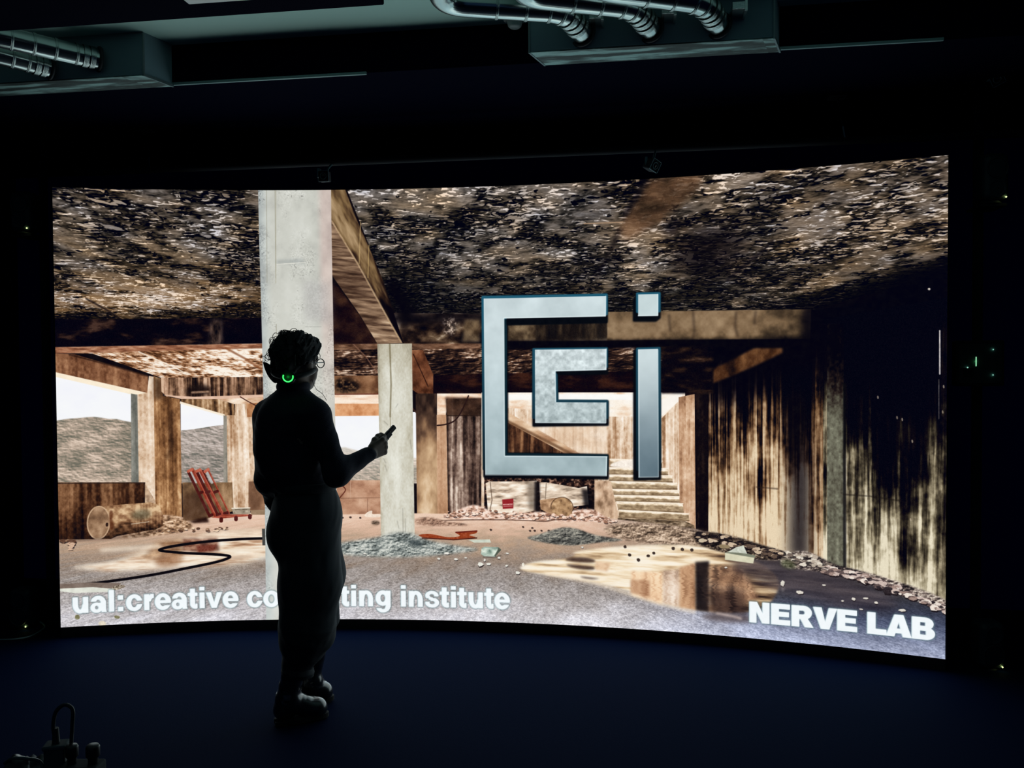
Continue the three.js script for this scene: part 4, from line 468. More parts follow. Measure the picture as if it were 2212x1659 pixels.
// ---------- the room ----------
const paintBlack = new THREE.MeshPhysicalMaterial({ color: lin(0.0005, 0.0011, 0.009), roughness: 0.95, specularIntensity: 0.05 }), wallPaint = new THREE.MeshPhysicalMaterial({ color: lin(0.0008, 0.0022, 0.04), roughness: 0.95, specularIntensity: 0.05 }), ceilingPaint = M(0.55, 0.82, 0.74, { roughness: 0.9 });
const X0 = -4.4, X1 = 3.0, Z0 = -5.5, Z1 = 2.6, TOP = 3.1;
const floorMat = new THREE.MeshPhysicalMaterial({ color: lin(0.001, 0.0052, 0.024), roughness: 0.88, specularIntensity: 0.04, bumpMap: grain, bumpScale: 0.0005 });
{ const g = new THREE.BoxGeometry(X1 - X0, 0.12, Z1 - Z0, 1, 1, 1).translate((X0 + X1) / 2, -0.06, (Z0 + Z1) / 2), uv = g.attributes.uv, p = g.attributes.position; for (let i = 0; i < uv.count; i++) uv.setXY(i, p.getX(i) * 1.6, p.getZ(i) * 1.6); struct('floor', g, floorMat, 'dark smooth studio floor in front of the lit wall'); }
struct('ceiling', box(X1 - X0, 0.15, Z1 - Z0, (X0 + X1) / 2, TOP + 0.075, (Z0 + Z1) / 2), ceilingPaint, 'pale painted ceiling slab between dark downstand beams');
struct('wall_back', box(X1 - X0 + 0.3, TOP + 0.3, 0.15, (X0 + X1) / 2, TOP / 2, Z0 - 0.075), M(0.004, 0.012, 0.3, { roughness: 0.95 }), 'very dark navy wall behind the lit screen');
struct('wall_left', box(0.15, TOP + 0.3, Z1 - Z0 + 0.3, X0 - 0.075, TOP / 2, (Z0 + Z1) / 2), wallPaint, 'very dark navy wall at the left');
struct('wall_right', box(0.15, TOP + 0.3, Z1 - Z0 + 0.3, X1 + 0.075, TOP / 2, (Z0 + Z1) / 2), wallPaint, 'very dark navy wall at the right');
struct('wall_front', box(X1 - X0 + 0.3, TOP + 0.3, 0.15, (X0 + X1) / 2, TOP / 2, Z1 + 0.075), M(0.12, 0.22, 0.55, { roughness: 0.95 }), 'blue painted wall behind the viewer');
// downstand beams: one behind the duct boxes, one nearer to the viewer
struct('trim_3', box(X1 - X0, 0.19, 1.71, (X0 + X1) / 2, 3.01, -4.645, 0.006), paintBlack, 'dark lowered soffit behind the two metal duct boxes');
struct('trim_4', box(-0.9 - X0, 0.22, 0.55, (X0 - 0.9) / 2, 3.0, -2.765, 0.006), paintBlack, 'dark ceiling beam at the top edge of the view');
{ // slim edge trims that catch the light under the far beam
  const trim = M(0.2, 0.3, 0.3, { roughness: 0.5, metalness: 0.6 });
  struct('trim_1', box(1.0, 0.012, 0.012, -1.71, 2.911, -3.784), trim, 'thin metal edge strip under the ceiling beam, left stretch');
  struct('trim_2', box(0.7, 0.012, 0.012, 0.98, 2.915, -3.784), trim, 'thin metal edge strip under the ceiling beam, right stretch');
}
// ---------- LED wall ----------
{
  const N = 120, pos = [], uv = [], idx = [];
  for (let i = 0; i <= N; i++) for (const k of [0, 1]) { const p = onWall(i / N, k ? WALL.y1 : WALL.y0); pos.push(p.x, p.y, p.z); uv.push(i / N, k); }
  for (let i = 0; i < N; i++) { const a = i * 2; idx.push(a, a + 2, a + 1, a + 1, a + 2, a + 3); }
  const g = new THREE.BufferGeometry(); g.setAttribute('position', new THREE.Float32BufferAttribute(pos, 3)); g.setAttribute('uv', new THREE.Float32BufferAttribute(uv, 2)); g.setIndex(idx); g.computeVertexNormals();
  const map = new THREE.DataTexture(paintScreen(), TW, TH); map.colorSpace = THREE.SRGBColorSpace; map.magFilter = THREE.LinearFilter; map.minFilter = THREE.LinearFilter; map.needsUpdate = true;
  const wall = thing('led_wall', new THREE.Vector3(), 0, 'tall curved video wall showing a ruined concrete hall, a metal emblem and white lettering', 'screen');
  mesh('display_surface', g, new THREE.MeshStandardMaterial({ color: 0x000000, roughness: 0.7, emissive: 0xffffff, emissiveMap: map, emissiveIntensity: SCREEN_GLOW }), wall);
  // cabinet: shell behind the lit face
  const shell = (t0, t1, y0, y1, f, b) => { const n = 60, P = [], I = []; for (let i = 0; i <= n; i++) { const t = t0 + (t1 - t0) * i / n; for (const [y, o] of [[y0, f], [y1, f], [y1, b], [y0, b]]) { const p = onWall(t, y, o); P.push(p.x, p.y, p.z); } } for (let i = 0; i < n; i++) for (let k = 0; k < 4; k++) { const a = i * 4 + k, c = i * 4 + (k + 1) % 4; I.push(a, a + 4, c, c, a + 4, c + 4); } const e = n * 4; I.push(0, 1, 2, 0, 2, 3, e, e + 2, e + 1, e, e + 3, e + 2); const q = new THREE.BufferGeometry(); q.setAttribute('position', new THREE.Float32BufferAttribute(P, 3)); q.setIndex(I); const s = q.toNonIndexed(); s.computeVertexNormals(); return s; };
  const black = M(0.004, 0.005, 0.01, { roughness: 0.85 });
  mesh('cabinet', shell(-0.0015, 1.0015, WALL.y0 - 0.004, WALL.y1 + 0.004, -0.004, -0.1), black, wall);
  mesh('base_plinth', shell(0.0, 1.0, 0.0, WALL.y0 - 0.004, -0.008, -0.14), M(0.003, 0.004, 0.007, { roughness: 0.9 }), wall);
}

// ---------- duct boxes and round ducts under the ceiling ----------
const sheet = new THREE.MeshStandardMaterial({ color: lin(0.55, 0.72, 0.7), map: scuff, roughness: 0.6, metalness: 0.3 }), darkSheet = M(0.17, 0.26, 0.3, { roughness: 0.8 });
const galv = new THREE.MeshStandardMaterial({ color: lin(0.55, 0.64, 0.62), roughness: 0.22, metalness: 1, bumpMap: brushed, bumpScale: 0.0008 }), collarMat = M(0.02, 0.025, 0.03, { roughness: 0.7 });
function ductBox(x0, x1, label) {          // its ends are cut on the slant
  const slant = (g) => { const p = g.attributes.position; for (let i = 0; i < p.count; i++) p.setX(i, p.getX(i) - (p.getZ(i) - 0.082) * 0.31); g.computeVertexNormals(); return g; };
  const t = thing('duct_box', room((x0 + x1) / 2, 2.9, -3.7), ROOM, label, 'air duct', 'metal duct boxes under the ceiling'), w = x1 - x0;
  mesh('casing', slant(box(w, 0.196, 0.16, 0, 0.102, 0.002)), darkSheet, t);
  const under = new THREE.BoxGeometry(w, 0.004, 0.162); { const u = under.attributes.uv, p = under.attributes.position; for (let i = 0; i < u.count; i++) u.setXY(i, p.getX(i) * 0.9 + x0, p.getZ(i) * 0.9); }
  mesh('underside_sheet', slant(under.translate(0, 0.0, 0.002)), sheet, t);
  for (const s of [-1, 1]) mesh('end_flange', slant(merge([box(0.008, 0.012, 0.168, s * (w / 2 + 0.002), 0.002, 0.002), box(0.006, 0.19, 0.008, s * (w / 2 + 0.002), 0.1, 0.083)])), M(0.16, 0.22, 0.23, { metalness: 0.6, roughness: 0.5 }), t);
  return t;
}
ductBox(-3.45, -2.23, 'long dark metal duct box under the ceiling at the upper left');
ductBox(-0.42, 0.605, 'dark metal duct box with three round ducts entering its front');
// a round duct: polyline with rounded bends; rings at its joints
function roundDuct(pts, r, label, rings, elbowFrom) {
  const t = thing('round_duct', room(...pts[0]), ROOM, label, 'air duct', 'round ducts entering the duct boxes'), o = pts[0];
  const L = pts.map((p) => [p[0] - o[0], p[1] - o[1], p[2] - o[2]]);
  const c = new THREE.CurvePath(), V = (p) => new THREE.Vector3(...p);
  let last = V(L[0]);
  for (let i = 1; i < L.length; i++) { const p = V(L[i]); if (i < L.length - 1) { const q = V(L[i + 1]), d1 = p.clone().sub(V(L[i - 1])), d2 = q.clone().sub(p), k = Math.min(0.1, d1.length() * 0.48, d2.length() * 0.48), a = p.clone().addScaledVector(d1.normalize(), -k), b = p.clone().addScaledVector(d2.normalize(), k); c.add(new THREE.LineCurve3(last, a)); c.add(new THREE.QuadraticBezierCurve3(a, p, b)); last = b; } else c.add(new THREE.LineCurve3(last, p)); }
  mesh('tube', new THREE.TubeGeometry(c, 90, r, 22), galv, t);
  const bands = (us, name, grow, wid) => { for (const u of us) { const p = c.getPointAt(u), d = c.getTangentAt(u), g = new THREE.CylinderGeometry(r + grow, r + grow, wid, 22, 1, true); const g2 = new THREE.TorusGeometry(r + grow * 0.6, 0.0025, 6, 22).rotateX(Math.PI / 2); const m = merge([g, g2]); m.applyQuaternion(new THREE.Quaternion().setFromUnitVectors(new THREE.Vector3(0, 1, 0), d)).translate(p.x, p.y, p.z); mesh(name, m, galv, t); } };
  bands(rings, 'joint_ring', 0.0025, 0.012);
  bands(elbowFrom, 'elbow_segment', 0.005, 0.022);
  { const p = c.getPointAt(1), d = c.getTangentAt(0.999), g = new THREE.TorusGeometry(r + 0.006, 0.007, 8, 24).rotateX(Math.PI / 2); g.applyQuaternion(new THREE.Quaternion().setFromUnitVectors(new THREE.Vector3(0, 1, 0), d)).translate(p.x - d.x * 0.004, p.y, p.z - d.z * 0.004); mesh('wall_collar', g, collarMat, t); }
  return t;
}
roundDuct([[-2.95, 2.99, -3.1], [-2.714, 2.99, -3.313], [-2.45, 2.985, -3.619]], 0.047, 'shiny round metal duct reaching furthest right into the left duct box', [0.5, 0.62, 0.74, 0.86], [0.91, 0.95]);
roundDuct([[-3.1, 2.965, -3.12], [-2.83, 2.965, -3.43], [-2.7, 2.96, -3.619]], 0.046, 'shiny round metal duct nearest the left edge of the left duct box', [0.52, 0.63, 0.74, 0.84], [0.9, 0.945]);
roundDuct([[-0.66, 2.998, -2.75], [-0.74, 2.998, -3.3], [-0.25, 2.995, -3.45], [-0.19, 2.965, -3.619]], 0.047, 'leftmost of three shiny round ducts bending into the right duct box', [0.62, 0.72, 0.8, 0.845], [0.88, 0.91, 0.94]);
roundDuct([[-0.34, 2.998, -2.75], [-0.42, 2.998, -3.27], [0.03, 2.995, -3.45], [0.1, 2.965, -3.619]], 0.047, 'middle one of three shiny round ducts bending into the right duct box', [0.62, 0.72, 0.8, 0.845], [0.88, 0.91, 0.94]);
roundDuct([[-0.06, 2.998, -2.75], [-0.14, 2.998, -3.25], [0.31, 2.995, -3.45], [0.38, 2.965, -3.619]], 0.047, 'rightmost of three shiny round ducts bending into the right duct box', [0.62, 0.72, 0.8, 0.845], [0.88, 0.91, 0.94]);
for (const [x, l] of [[-0.135, 'small metal bracket beside the leftmost duct mouth'], [0.165, 'small metal bracket beside the middle duct mouth'], [0.45, 'small metal bracket beside the rightmost duct mouth']]) {
  const t = thing('duct_bracket', room(x, 3.005, -3.62), ROOM, l, 'bracket', 'brackets beside the duct mouths');
  mesh('arm', box(0.05, 0.03, 0.1, 0, 0, 0.05, 0.002), galv, t); mesh('flange', box(0.012, 0.045, 0.1, 0.03, 0, 0.05, 0.002), galv, t);
}
{ // smoke detector
  const t = thing('smoke_detector', room(-0.5, 3.1, -3.72), ROOM, 'small round detector on the ceiling left of the right duct box', 'detector');
  const g = M(0.3, 0.36, 0.36, { roughness: 0.5 }); mesh('base', new THREE.CylinderGeometry(0.05, 0.05, 0.016, 24).translate(0, -0.008, 0), g, t);
  mesh('chamber', new THREE.LatheGeometry([[0.0, -0.05], [0.02, -0.05], [0.03, -0.042], [0.036, -0.016]].map((p) => new THREE.Vector2(...p)), 24), g, t);
}
{ // ceiling light fitting, switched off; only its lower lip is in view
  const t = thing('ceiling_light', room(-1.16, 2.609, -2.27), ROOM, 'white strip light fitting at the top edge of the view', 'light fitting');
  mesh('diffuser', box(0.24, 0.016, 0.09, 0, 0.008, 0, 0.006), M(0.85, 0.9, 0.88, { roughness: 0.3 }), t); mesh('housing', box(0.26, 0.05, 0.11, 0, 0.04, 0, 0.012), M(0.75, 0.8, 0.78, { roughness: 0.4 }), t); for (const x of [-0.1, 0.1]) mesh('stem', rod([x, 0.06, 0], [x, TOP - 2.609, 0], 0.006), paintBlack, t);
}

// ---------- suspended rail with tracking cameras over the screen ----------
const rigBlack = M(0.003, 0.004, 0.008, { roughness: 0.95 }), edgeMat = M(0.1, 0.19, 0.21, { roughness: 0.45, metalness: 0.4 });
{
  const t = thing('lighting_rail', room(-0.8, 2.68, -4.48), ROOM, 'long black rail hung above the top edge of the video wall', 'rail');
  mesh('rail_bar', rod([-2.4, 0, 0], [2.75, 0, 0], 0.02), rigBlack, t);
  for (const x of [-1.93, 1.895]) { mesh('hanger', rod([x, 0.06, 0], [x - 0.03, 0.22, 0], 0.004, 8), rigBlack, t); mesh('turnbuckle', rod([x + 0.006, 0.0, 0.01], [x - 0.004, 0.072, 0.005], 0.0045, 8), x > 1 ? M(0.3, 0.42, 0.42, { roughness: 0.4 }) : M(0.06, 0.09, 0.09, { roughness: 0.5 }), t); mesh('ceiling_plate', box(0.08, 0.012, 0.08, x - 0.03, 0.226, 0), rigBlack, t); }
}
function trackCam(p, yaw, pitch, roll, label, foot) {
  const t = thing('tracking_camera', room(...p), ROOM, label, 'camera', 'tracking cameras above the screen');
  const e = new THREE.Euler(pitch, yaw, roll, 'YXZ'), put = (g) => g.applyMatrix4(new THREE.Matrix4().makeRotationFromEuler(e));
  mesh('body', put(box(0.056, 0.056, 0.06, 0, 0, -0.01, 0.006)), rigBlack, t);
  mesh('face_frame', put(new THREE.ExtrudeGeometry((() => { const s = new THREE.Shape(), r = 0.007, h = 0.03; s.moveTo(-h + r, -h); s.lineTo(h - r, -h); s.quadraticCurveTo(h, -h, h, -h + r); s.lineTo(h, h - r); s.quadraticCurveTo(h, h, h - r, h); s.lineTo(-h + r, h); s.quadraticCurveTo(-h, h, -h, h - r); s.lineTo(-h, -h + r); s.quadraticCurveTo(-h, -h, -h + r, -h); const q = new THREE.Path(), i = 0.0275; q.moveTo(-i, -i); q.lineTo(-i, i); q.lineTo(i, i); q.lineTo(i, -i); s.holes.push(q); return s; })(), { depth: 0.004, bevelEnabled: false }).translate(0, 0, 0.02)), edgeMat, t);
  mesh('lens_ring', put(new THREE.TorusGeometry(0.0165, 0.0016, 8, 32).translate(0, 0, 0.022)), edgeMat, t);
  mesh('lens', put(new THREE.SphereGeometry(0.015, 20, 10, 0, 6.3, 0, 1.2).rotateX(Math.PI / 2).scale(1, 1, 0.5).translate(0, 0, 0.014)), M(0.002, 0.003, 0.006, { roughness: 0.1 }), t);
  mesh('bracket', merge([rod([0, 0, -0.02], [foot[0] * 0.5, foot[1] * 0.5 + 0.01, foot[2] * 0.5], 0.006, 8), rod([foot[0] * 0.5, foot[1] * 0.5 + 0.01, foot[2] * 0.5], foot, 0.006, 8), box(0.012, 0.05, 0.03, -0.032, 0.02, -0.01)]), edgeMat, t);
  return t;
}
trackCam([-1.635, 2.572, -4.35], 0.1, 0.12, 0.03, 'small square tracking camera above the pale column on the screen', [0.0, 0.1, -0.13]);
trackCam([0.126, 2.563, -4.35], 0.72, 0.3, -0.32, 'small square tracking camera above the emblem on the screen, turned aside', [0.02, 0.11, -0.13]);
trackCam([1.775, 2.915, -4.35], -0.35, 0.35, 0.4, 'small square tracking camera high at the far right by the ceiling', [0.06, 0.17, -0.05]);

// ---------- loudspeakers on their poles, left and right of the screen ----------
const spkMat = M(0.02, 0.032, 0.04, { roughness: 0.55 }), coneMat = M(0.006, 0.008, 0.011, { roughness: 0.7 });
const greenLed = new THREE.MeshStandardMaterial({ color: 0x000000, emissive: lin(0.9, 1, 0.45), emissiveIntensity: 1.4 });
function led(parent, x, y, z, r, mat = greenLed, cand = 0.0004, col = 0xdfff9a) { mesh('status_light', new THREE.SphereGeometry(r, 12, 8).translate(x, y, z), mat, parent); const l = new THREE.PointLight(col, cand); l.name = 'status_light_glow'; l.position.set(x, y, z); l.shadow.radius = 0.05; l.castShadow = true; parent.add(l); }
function loudspeaker(p, turn, label, flip) {
  const t = thing('loudspeaker', room(...p), ROOM + turn, label, 'loudspeaker', 'loudspeakers beside the screen');
  // soft egg-edged cabinet from stacked rounded sections
  const cab = new RoundedBoxGeometry(0.128, 0.235, 0.125, 6, 0.034).translate(0, 0.1225, 0); mesh('cabinet', cab, spkMat, t);
  const s = flip ? -1 : 1, cy = 0.1225;
  mesh('tweeter_waveguide', new THREE.LatheGeometry([[0.008, -0.012], [0.016, -0.01], [0.032, 0.0], [0.042, 0.003], [0.046, 0.0]].map((q) => new THREE.Vector2(...q)), 32).rotateX(Math.PI / 2).translate(0, cy + s * 0.058, 0.063), spkMat, t);
  mesh('tweeter_dome', new THREE.SphereGeometry(0.009, 16, 8).translate(0, cy + s * 0.058, 0.055), coneMat, t);
  mesh('woofer_rim', new THREE.TorusGeometry(0.05, 0.004, 8, 36).translate(0, cy - s * 0.042, 0.063), spkMat, t);
  mesh('woofer_cone', new THREE.LatheGeometry([[0.0, -0.006], [0.014, -0.006], [0.018, -0.014], [0.044, 0.0], [0.048, 0.003], [0.05, 0.0]].map((q) => new THREE.Vector2(...q)), 36).rotateX(Math.PI / 2).translate(0, cy - s * 0.042, 0.0625), coneMat, t);
  led(t, 0.042, 0.022, 0.061, 0.0042);
  mesh('foot', new THREE.CylinderGeometry(0.045, 0.05, 0.012, 20).translate(0, -0.001 + 0.004, 0), coneMat, t);
  return t;
}
loudspeaker([1.79, 0.0, -4.45], 0.12, 'small rounded loudspeaker on the floor at the lower right of the screen');
loudspeaker([1.79, 2.33, -4.45], 0.12, 'small rounded loudspeaker high on the right pole by the upper screen corner', true);
loudspeaker([-3.56, 0.0, -4.45], 0.1, 'small rounded loudspeaker on the floor at the lower left of the screen');
loudspeaker([-3.5, 2.33, -4.45], 0.1, 'small rounded loudspeaker high on the left pole by the upper screen corner', true);
function pole(x, label) { const t = thing('speaker_pole', room(x, 0, -4.6), ROOM, label, 'pole', 'speaker poles beside the screen'); mesh('upright', rod([0, 0.02, 0], [0, TOP, 0], 0.025, 14), rigBlack, t); mesh('base_plate', new THREE.CylinderGeometry(0.16, 0.17, 0.02, 28).translate(0, 0.01, -0.1), rigBlack, t); mesh('shelf', box(0.12, 0.012, 0.18, 0, 2.318, 0.1), rigBlack, t); return t; }
pole(1.79, 'black floor to ceiling pole right of the screen carrying a loudspeaker'); pole(-3.5, 'black floor to ceiling pole left of the screen carrying a loudspeaker');
{ // control unit with its diodes
  const t = thing('control_unit', room(1.755, 1.42, -4.5), ROOM, 'dark electronic unit with a green light bar on the right pole', 'electronics');
  mesh('housing', box(0.23, 0.23, 0.06, 0, 0.115, 0, 0.008), rigBlack, t); mesh('front_panel', box(0.2, 0.2, 0.004, 0, 0.115, 0.032, 0.001), coneMat, t); mesh('vent_grille', merge([0, 1, 2, 3, 4].map((i) => box(0.05, 0.004, 0.004, -0.06, 0.05 + i * 0.01, 0.035))), rigBlack, t);
  mesh('light_bar', box(0.0042, 0.048, 0.004, -0.022, 0.124, 0.036, 0.0015), new THREE.MeshStandardMaterial({ color: 0x000000, emissive: lin(0.35, 0.9, 0.5), emissiveIntensity: 1 }), t);
  const l = new THREE.PointLight(0x66ff99, 0.0006); l.name = 'light_bar_glow'; l.position.set(-0.022, 0.124, 0.036); l.shadow.radius = 0.05; t.add(l);
  const mint = new THREE.MeshStandardMaterial({ color: 0x000000, emissive: lin(0.35, 0.75, 0.6), emissiveIntensity: 0.9 });
  led(t, -0.062, 0.094, 0.036, 0.0035, mint, 0.0003, 0x88ffdd); led(t, 0.058, 0.184, 0.036, 0.003, mint, 0.0003, 0x88ffdd); led(t, 0.058, 0.056, 0.036, 0.003, mint, 0.0003, 0x88ffdd);
}
tag(mesh('floor_cable', tube([[-3.62, 0.008, -4.2], [-3.525, 0.007, -4.209], [-3.452, 0.007, -4.225], [-3.402, 0.007, -4.272], [-3.4, 0.007, -4.353], [-3.439, 0.007, -4.461], [-3.5, 0.02, -4.5]].map((p) => room(...p).toArray()), 0.0045, 60), M(0.2, 0.3, 0.3, { roughness: 0.5 })), 'pale cable looping on the floor in front of the lower left loudspeaker', 'cable');

// ---------- things on the desk at the lower left corner ----------
{
  const d = thing('desk', new THREE.Vector3(-0.85, 0, -1.2), 0, 'dark desk whose far edge lies at the lower left corner', 'desk');
  const dk = M(0.01, 0.012, 0.018, { roughness: 0.6 }); mesh('desk_top', box(0.9, 0.03, 0.62, -0.1, 0.735, -0.05, 0.004), dk, d); for (const [x, z] of [[-0.5, -0.3], [0.3, -0.3], [-0.5, 0.2], [0.3, 0.2]]) mesh('leg', box(0.04, 0.72, 0.04, x, 0.36, z), dk, d);
  const a = thing('power_adapter', new THREE.Vector3(-0.837, 0.75, -1.5), 0.2, 'grey upright adapter block with a cable loop at the lower left corner', 'adapter');
  mesh('block', box(0.036, 0.108, 0.028, 0, 0.055, 0, 0.004), M(0.03, 0.045, 0.055, { roughness: 0.6 }), a); mesh('cap', box(0.04, 0.008, 0.032, 0, 0.105, 0, 0.003), M(0.05, 0.075, 0.085), a);
  mesh('cable', tube([[0.0, 0.108, 0], [-0.004, 0.14, 0], [0.002, 0.168, 0], [0.016, 0.178, 0], [0.028, 0.17, 0], [0.028, 0.14, 0], [0.026, 0.1, 0.002], [0.03, 0.05, 0.01], [0.04, 0.006, 0.02]], 0.0035, 70), M(0.016, 0.022, 0.028, { roughness: 0.45 }), a);
  mesh('plug_sleeve', new THREE.CylinderGeometry(0.005, 0.007, 0.03, 12).translate(0, 0.122, 0), M(0.012, 0.016, 0.02, { roughness: 0.5 }), a);
  // crumpled pouch
  const g = new THREE.SphereGeometry(0.045, 48, 32), p = g.attributes.position; for (let i = 0; i < p.count; i++) { const x = p.getX(i), y = p.getY(i), z = p.getZ(i), k = 1 + (fbm(x * 45 + 9, y * 45 + z * 38, 3) - 0.5) * 0.75; p.setXYZ(i, x * k, Math.max(-0.032, y * k * 1.15), z * k); } g.computeVertexNormals();
  const pm = thing('pouch', new THREE.Vector3(-0.895, 0.782, -1.5), 0, 'crumpled dark fabric pouch beside the grey adapter', 'pouch'); mesh('bag', g, M(0.012, 0.016, 0.022, { roughness: 0.35 }), pm); mesh('drawstring', tube([[-0.03, 0.045, 0.01], [-0.01, 0.058, 0.02], [0.015, 0.058, 0.02], [0.035, 0.046, 0.01], [0.045, 0.02, 0.02]], 0.003, 30), M(0.05, 0.07, 0.075, { roughness: 0.4 }), pm);
  const k = thing('knob_box', new THREE.Vector3(-0.785, 0.75, -1.49), 0, 'small dark control box with two round knobs right of the adapter', 'control box'); mesh('case', box(0.07, 0.075, 0.04, 0, 0.0385, 0, 0.004), M(0.015, 0.02, 0.026), k);
  for (const [x, r] of [[-0.018, 0.011], [0.02, 0.012]]) mesh('knob', new THREE.LatheGeometry([[0, 0.034], [r * 0.8, 0.034], [r, 0.03], [r, 0.014], [r * 0.7, 0.01], [r * 0.7, 0]].map((q) => new THREE.Vector2(...q)), 24).translate(x, 0.076, 0), M(0.008, 0.01, 0.014, { roughness: 0.4 }), k);
  const c = thing('card_holder', new THREE.Vector3(-0.72, 0.75, -1.47), 0, 'pale card block whose top edge shows at the bottom left', 'card'); mesh('block', box(0.07, 0.058, 0.02, 0, 0.029, 0, 0.002), M(0.12, 0.16, 0.17), c); mesh('top_card', box(0.066, 0.004, 0.016, 0, 0.06, 0, 0.001), M(0.2, 0.25, 0.26), c);
}

// ---------- the visitor: distance fields meshed as one surface each ----------
const V3 = (x, y, z) => [x, y, z];
// naive surface nets over f < 0
function surface(f, lo, hi, cell) {
  const n = [0, 1, 2].map((k) => Math.ceil((hi[k] - lo[k]) / cell) + 1), [nx, ny, nz] = n, F = new Float32Array(nx * ny * nz);
  let i = 0; for (let z = 0; z < nz; z++) for (let y = 0; y < ny; y++) for (let x = 0; x < nx; x++) F[i++] = f(lo[0] + x * cell, lo[1] + y * cell, lo[2] + z * cell);
  const id = new Int32Array(nx * ny * nz).fill(-1), pos = [], nor = [], idx = [], at = (x, y, z) => x + nx * (y + ny * z);
  for (let z = 0; z < nz - 1; z++) for (let y = 0; y < ny - 1; y++) for (let x = 0; x < nx - 1; x++) {
    let m = 0; const c = []; for (let k = 0; k < 8; k++) { const v = F[at(x + (k & 1), y + ((k >> 1) & 1), z + (k >> 2))]; c.push(v); if (v < 0) m |= 1 << k; }
    if (m === 0 || m === 255) continue;
    let sx = 0, sy = 0, sz = 0, cnt = 0;
    for (let a = 0; a < 8; a++) for (const d of [1, 2, 4]) { const b = a | d; if (b === a || (a & d)) continue; if ((c[a] < 0) !== (c[b] < 0)) { const t = c[a] / (c[a] - c[b]); sx += (a & 1) + (d === 1 ? t : 0); sy += ((a >> 1) & 1) + (d === 2 ? t : 0); sz += (a >> 2) + (d === 4 ? t : 0); cnt++; } }
    const p = [lo[0] + (x + sx / cnt) * cell, lo[1] + (y + sy / cnt) * cell, lo[2] + (z + sz / cnt) * cell]; id[at(x, y, z)] = pos.length / 3; pos.push(...p);
    const e = cell * 0.6, g = [f(p[0] + e, p[1], p[2]) - f(p[0] - e, p[1], p[2]), f(p[0], p[1] + e, p[2]) - f(p[0], p[1] - e, p[2]), f(p[0], p[1], p[2] + e) - f(p[0], p[1], p[2] - e)], l = Math.hypot(...g) || 1; nor.push(g[0] / l, g[1] / l, g[2] / l);
  }
  const quad = (a, b, c, d, flip) => { if (a < 0 || b < 0 || c < 0 || d < 0) return; if (flip) idx.push(a, c, b, a, d, c); else idx.push(a, b, c, a, c, d); };
  for (let z = 1; z < nz - 1; z++) for (let y = 1; y < ny - 1; y++) for (let x = 1; x < nx - 1; x++) {
    const v = F[at(x, y, z)] < 0;
    if (v !== F[at(x + 1, y, z)] < 0) quad(id[at(x, y - 1, z - 1)], id[at(x, y, z - 1)], id[at(x, y, z)], id[at(x, y - 1, z)], !v);
    if (v !== F[at(x, y + 1, z)] < 0) quad(id[at(x - 1, y, z - 1)], id[at(x - 1, y, z)], id[at(x, y, z)], id[at(x, y, z - 1)], !v);
    if (v !== F[at(x, y, z + 1)] < 0) quad(id[at(x - 1, y - 1, z)], id[at(x, y - 1, z)], id[at(x, y, z)], id[at(x - 1, y, z)], !v);
  }
  const g = new THREE.BufferGeometry(); g.setAttribute('position', new THREE.Float32BufferAttribute(pos, 3)); g.setAttribute('normal', new THREE.Float32BufferAttribute(nor, 3));
  const uv = []; for (let k = 0; k < pos.length; k += 3) uv.push((pos[k] + pos[k + 2]) * 9, pos[k + 1] * 9); g.setAttribute('uv', new THREE.Float32BufferAttribute(uv, 2)); g.setIndex(idx); return g;
}
const smin = (a, b, k) => { const h = Math.max(k - Math.abs(a - b), 0) / k; return Math.min(a, b) - h * h * k * 0.25; };
const smax = (a, b, k) => -smin(-a, -b, k);
const bone = (A, B, ra, rb) => { const d = [B[0] - A[0], B[1] - A[1], B[2] - A[2]], dd = d[0] ** 2 + d[1] ** 2 + d[2] ** 2; return (x, y, z) => { const px = x - A[0], py = y - A[1], pz = z - A[2], t = Math.min(1, Math.max(0, (px * d[0] + py * d[1] + pz * d[2]) / dd)); return Math.hypot(px - d[0] * t, py - d[1] * t, pz - d[2] * t) - (ra + (rb - ra) * t); }; };
const egg = (C, R, yaw = 0) => { const c = Math.cos(yaw), s = Math.sin(yaw), m = Math.min(...R); return (x, y, z) => { const px = x - C[0], py = y - C[1], pz = z - C[2], a = (px * c + pz * s) / R[0], b = py / R[1], e = (-px * s + pz * c) / R[2], q = Math.hypot(a, b, e), q2 = Math.hypot(a / R[0], b / R[1], e / R[2]); return q2 > 1e-6 ? q * (q - 1) / q2 : -m; }; };
const blend = (list, k) => (x, y, z) => { let d = list[0](x, y, z); for (let i = 1; i < list.length; i++) d = smin(d, list[i](x, y, z), k); return d; };

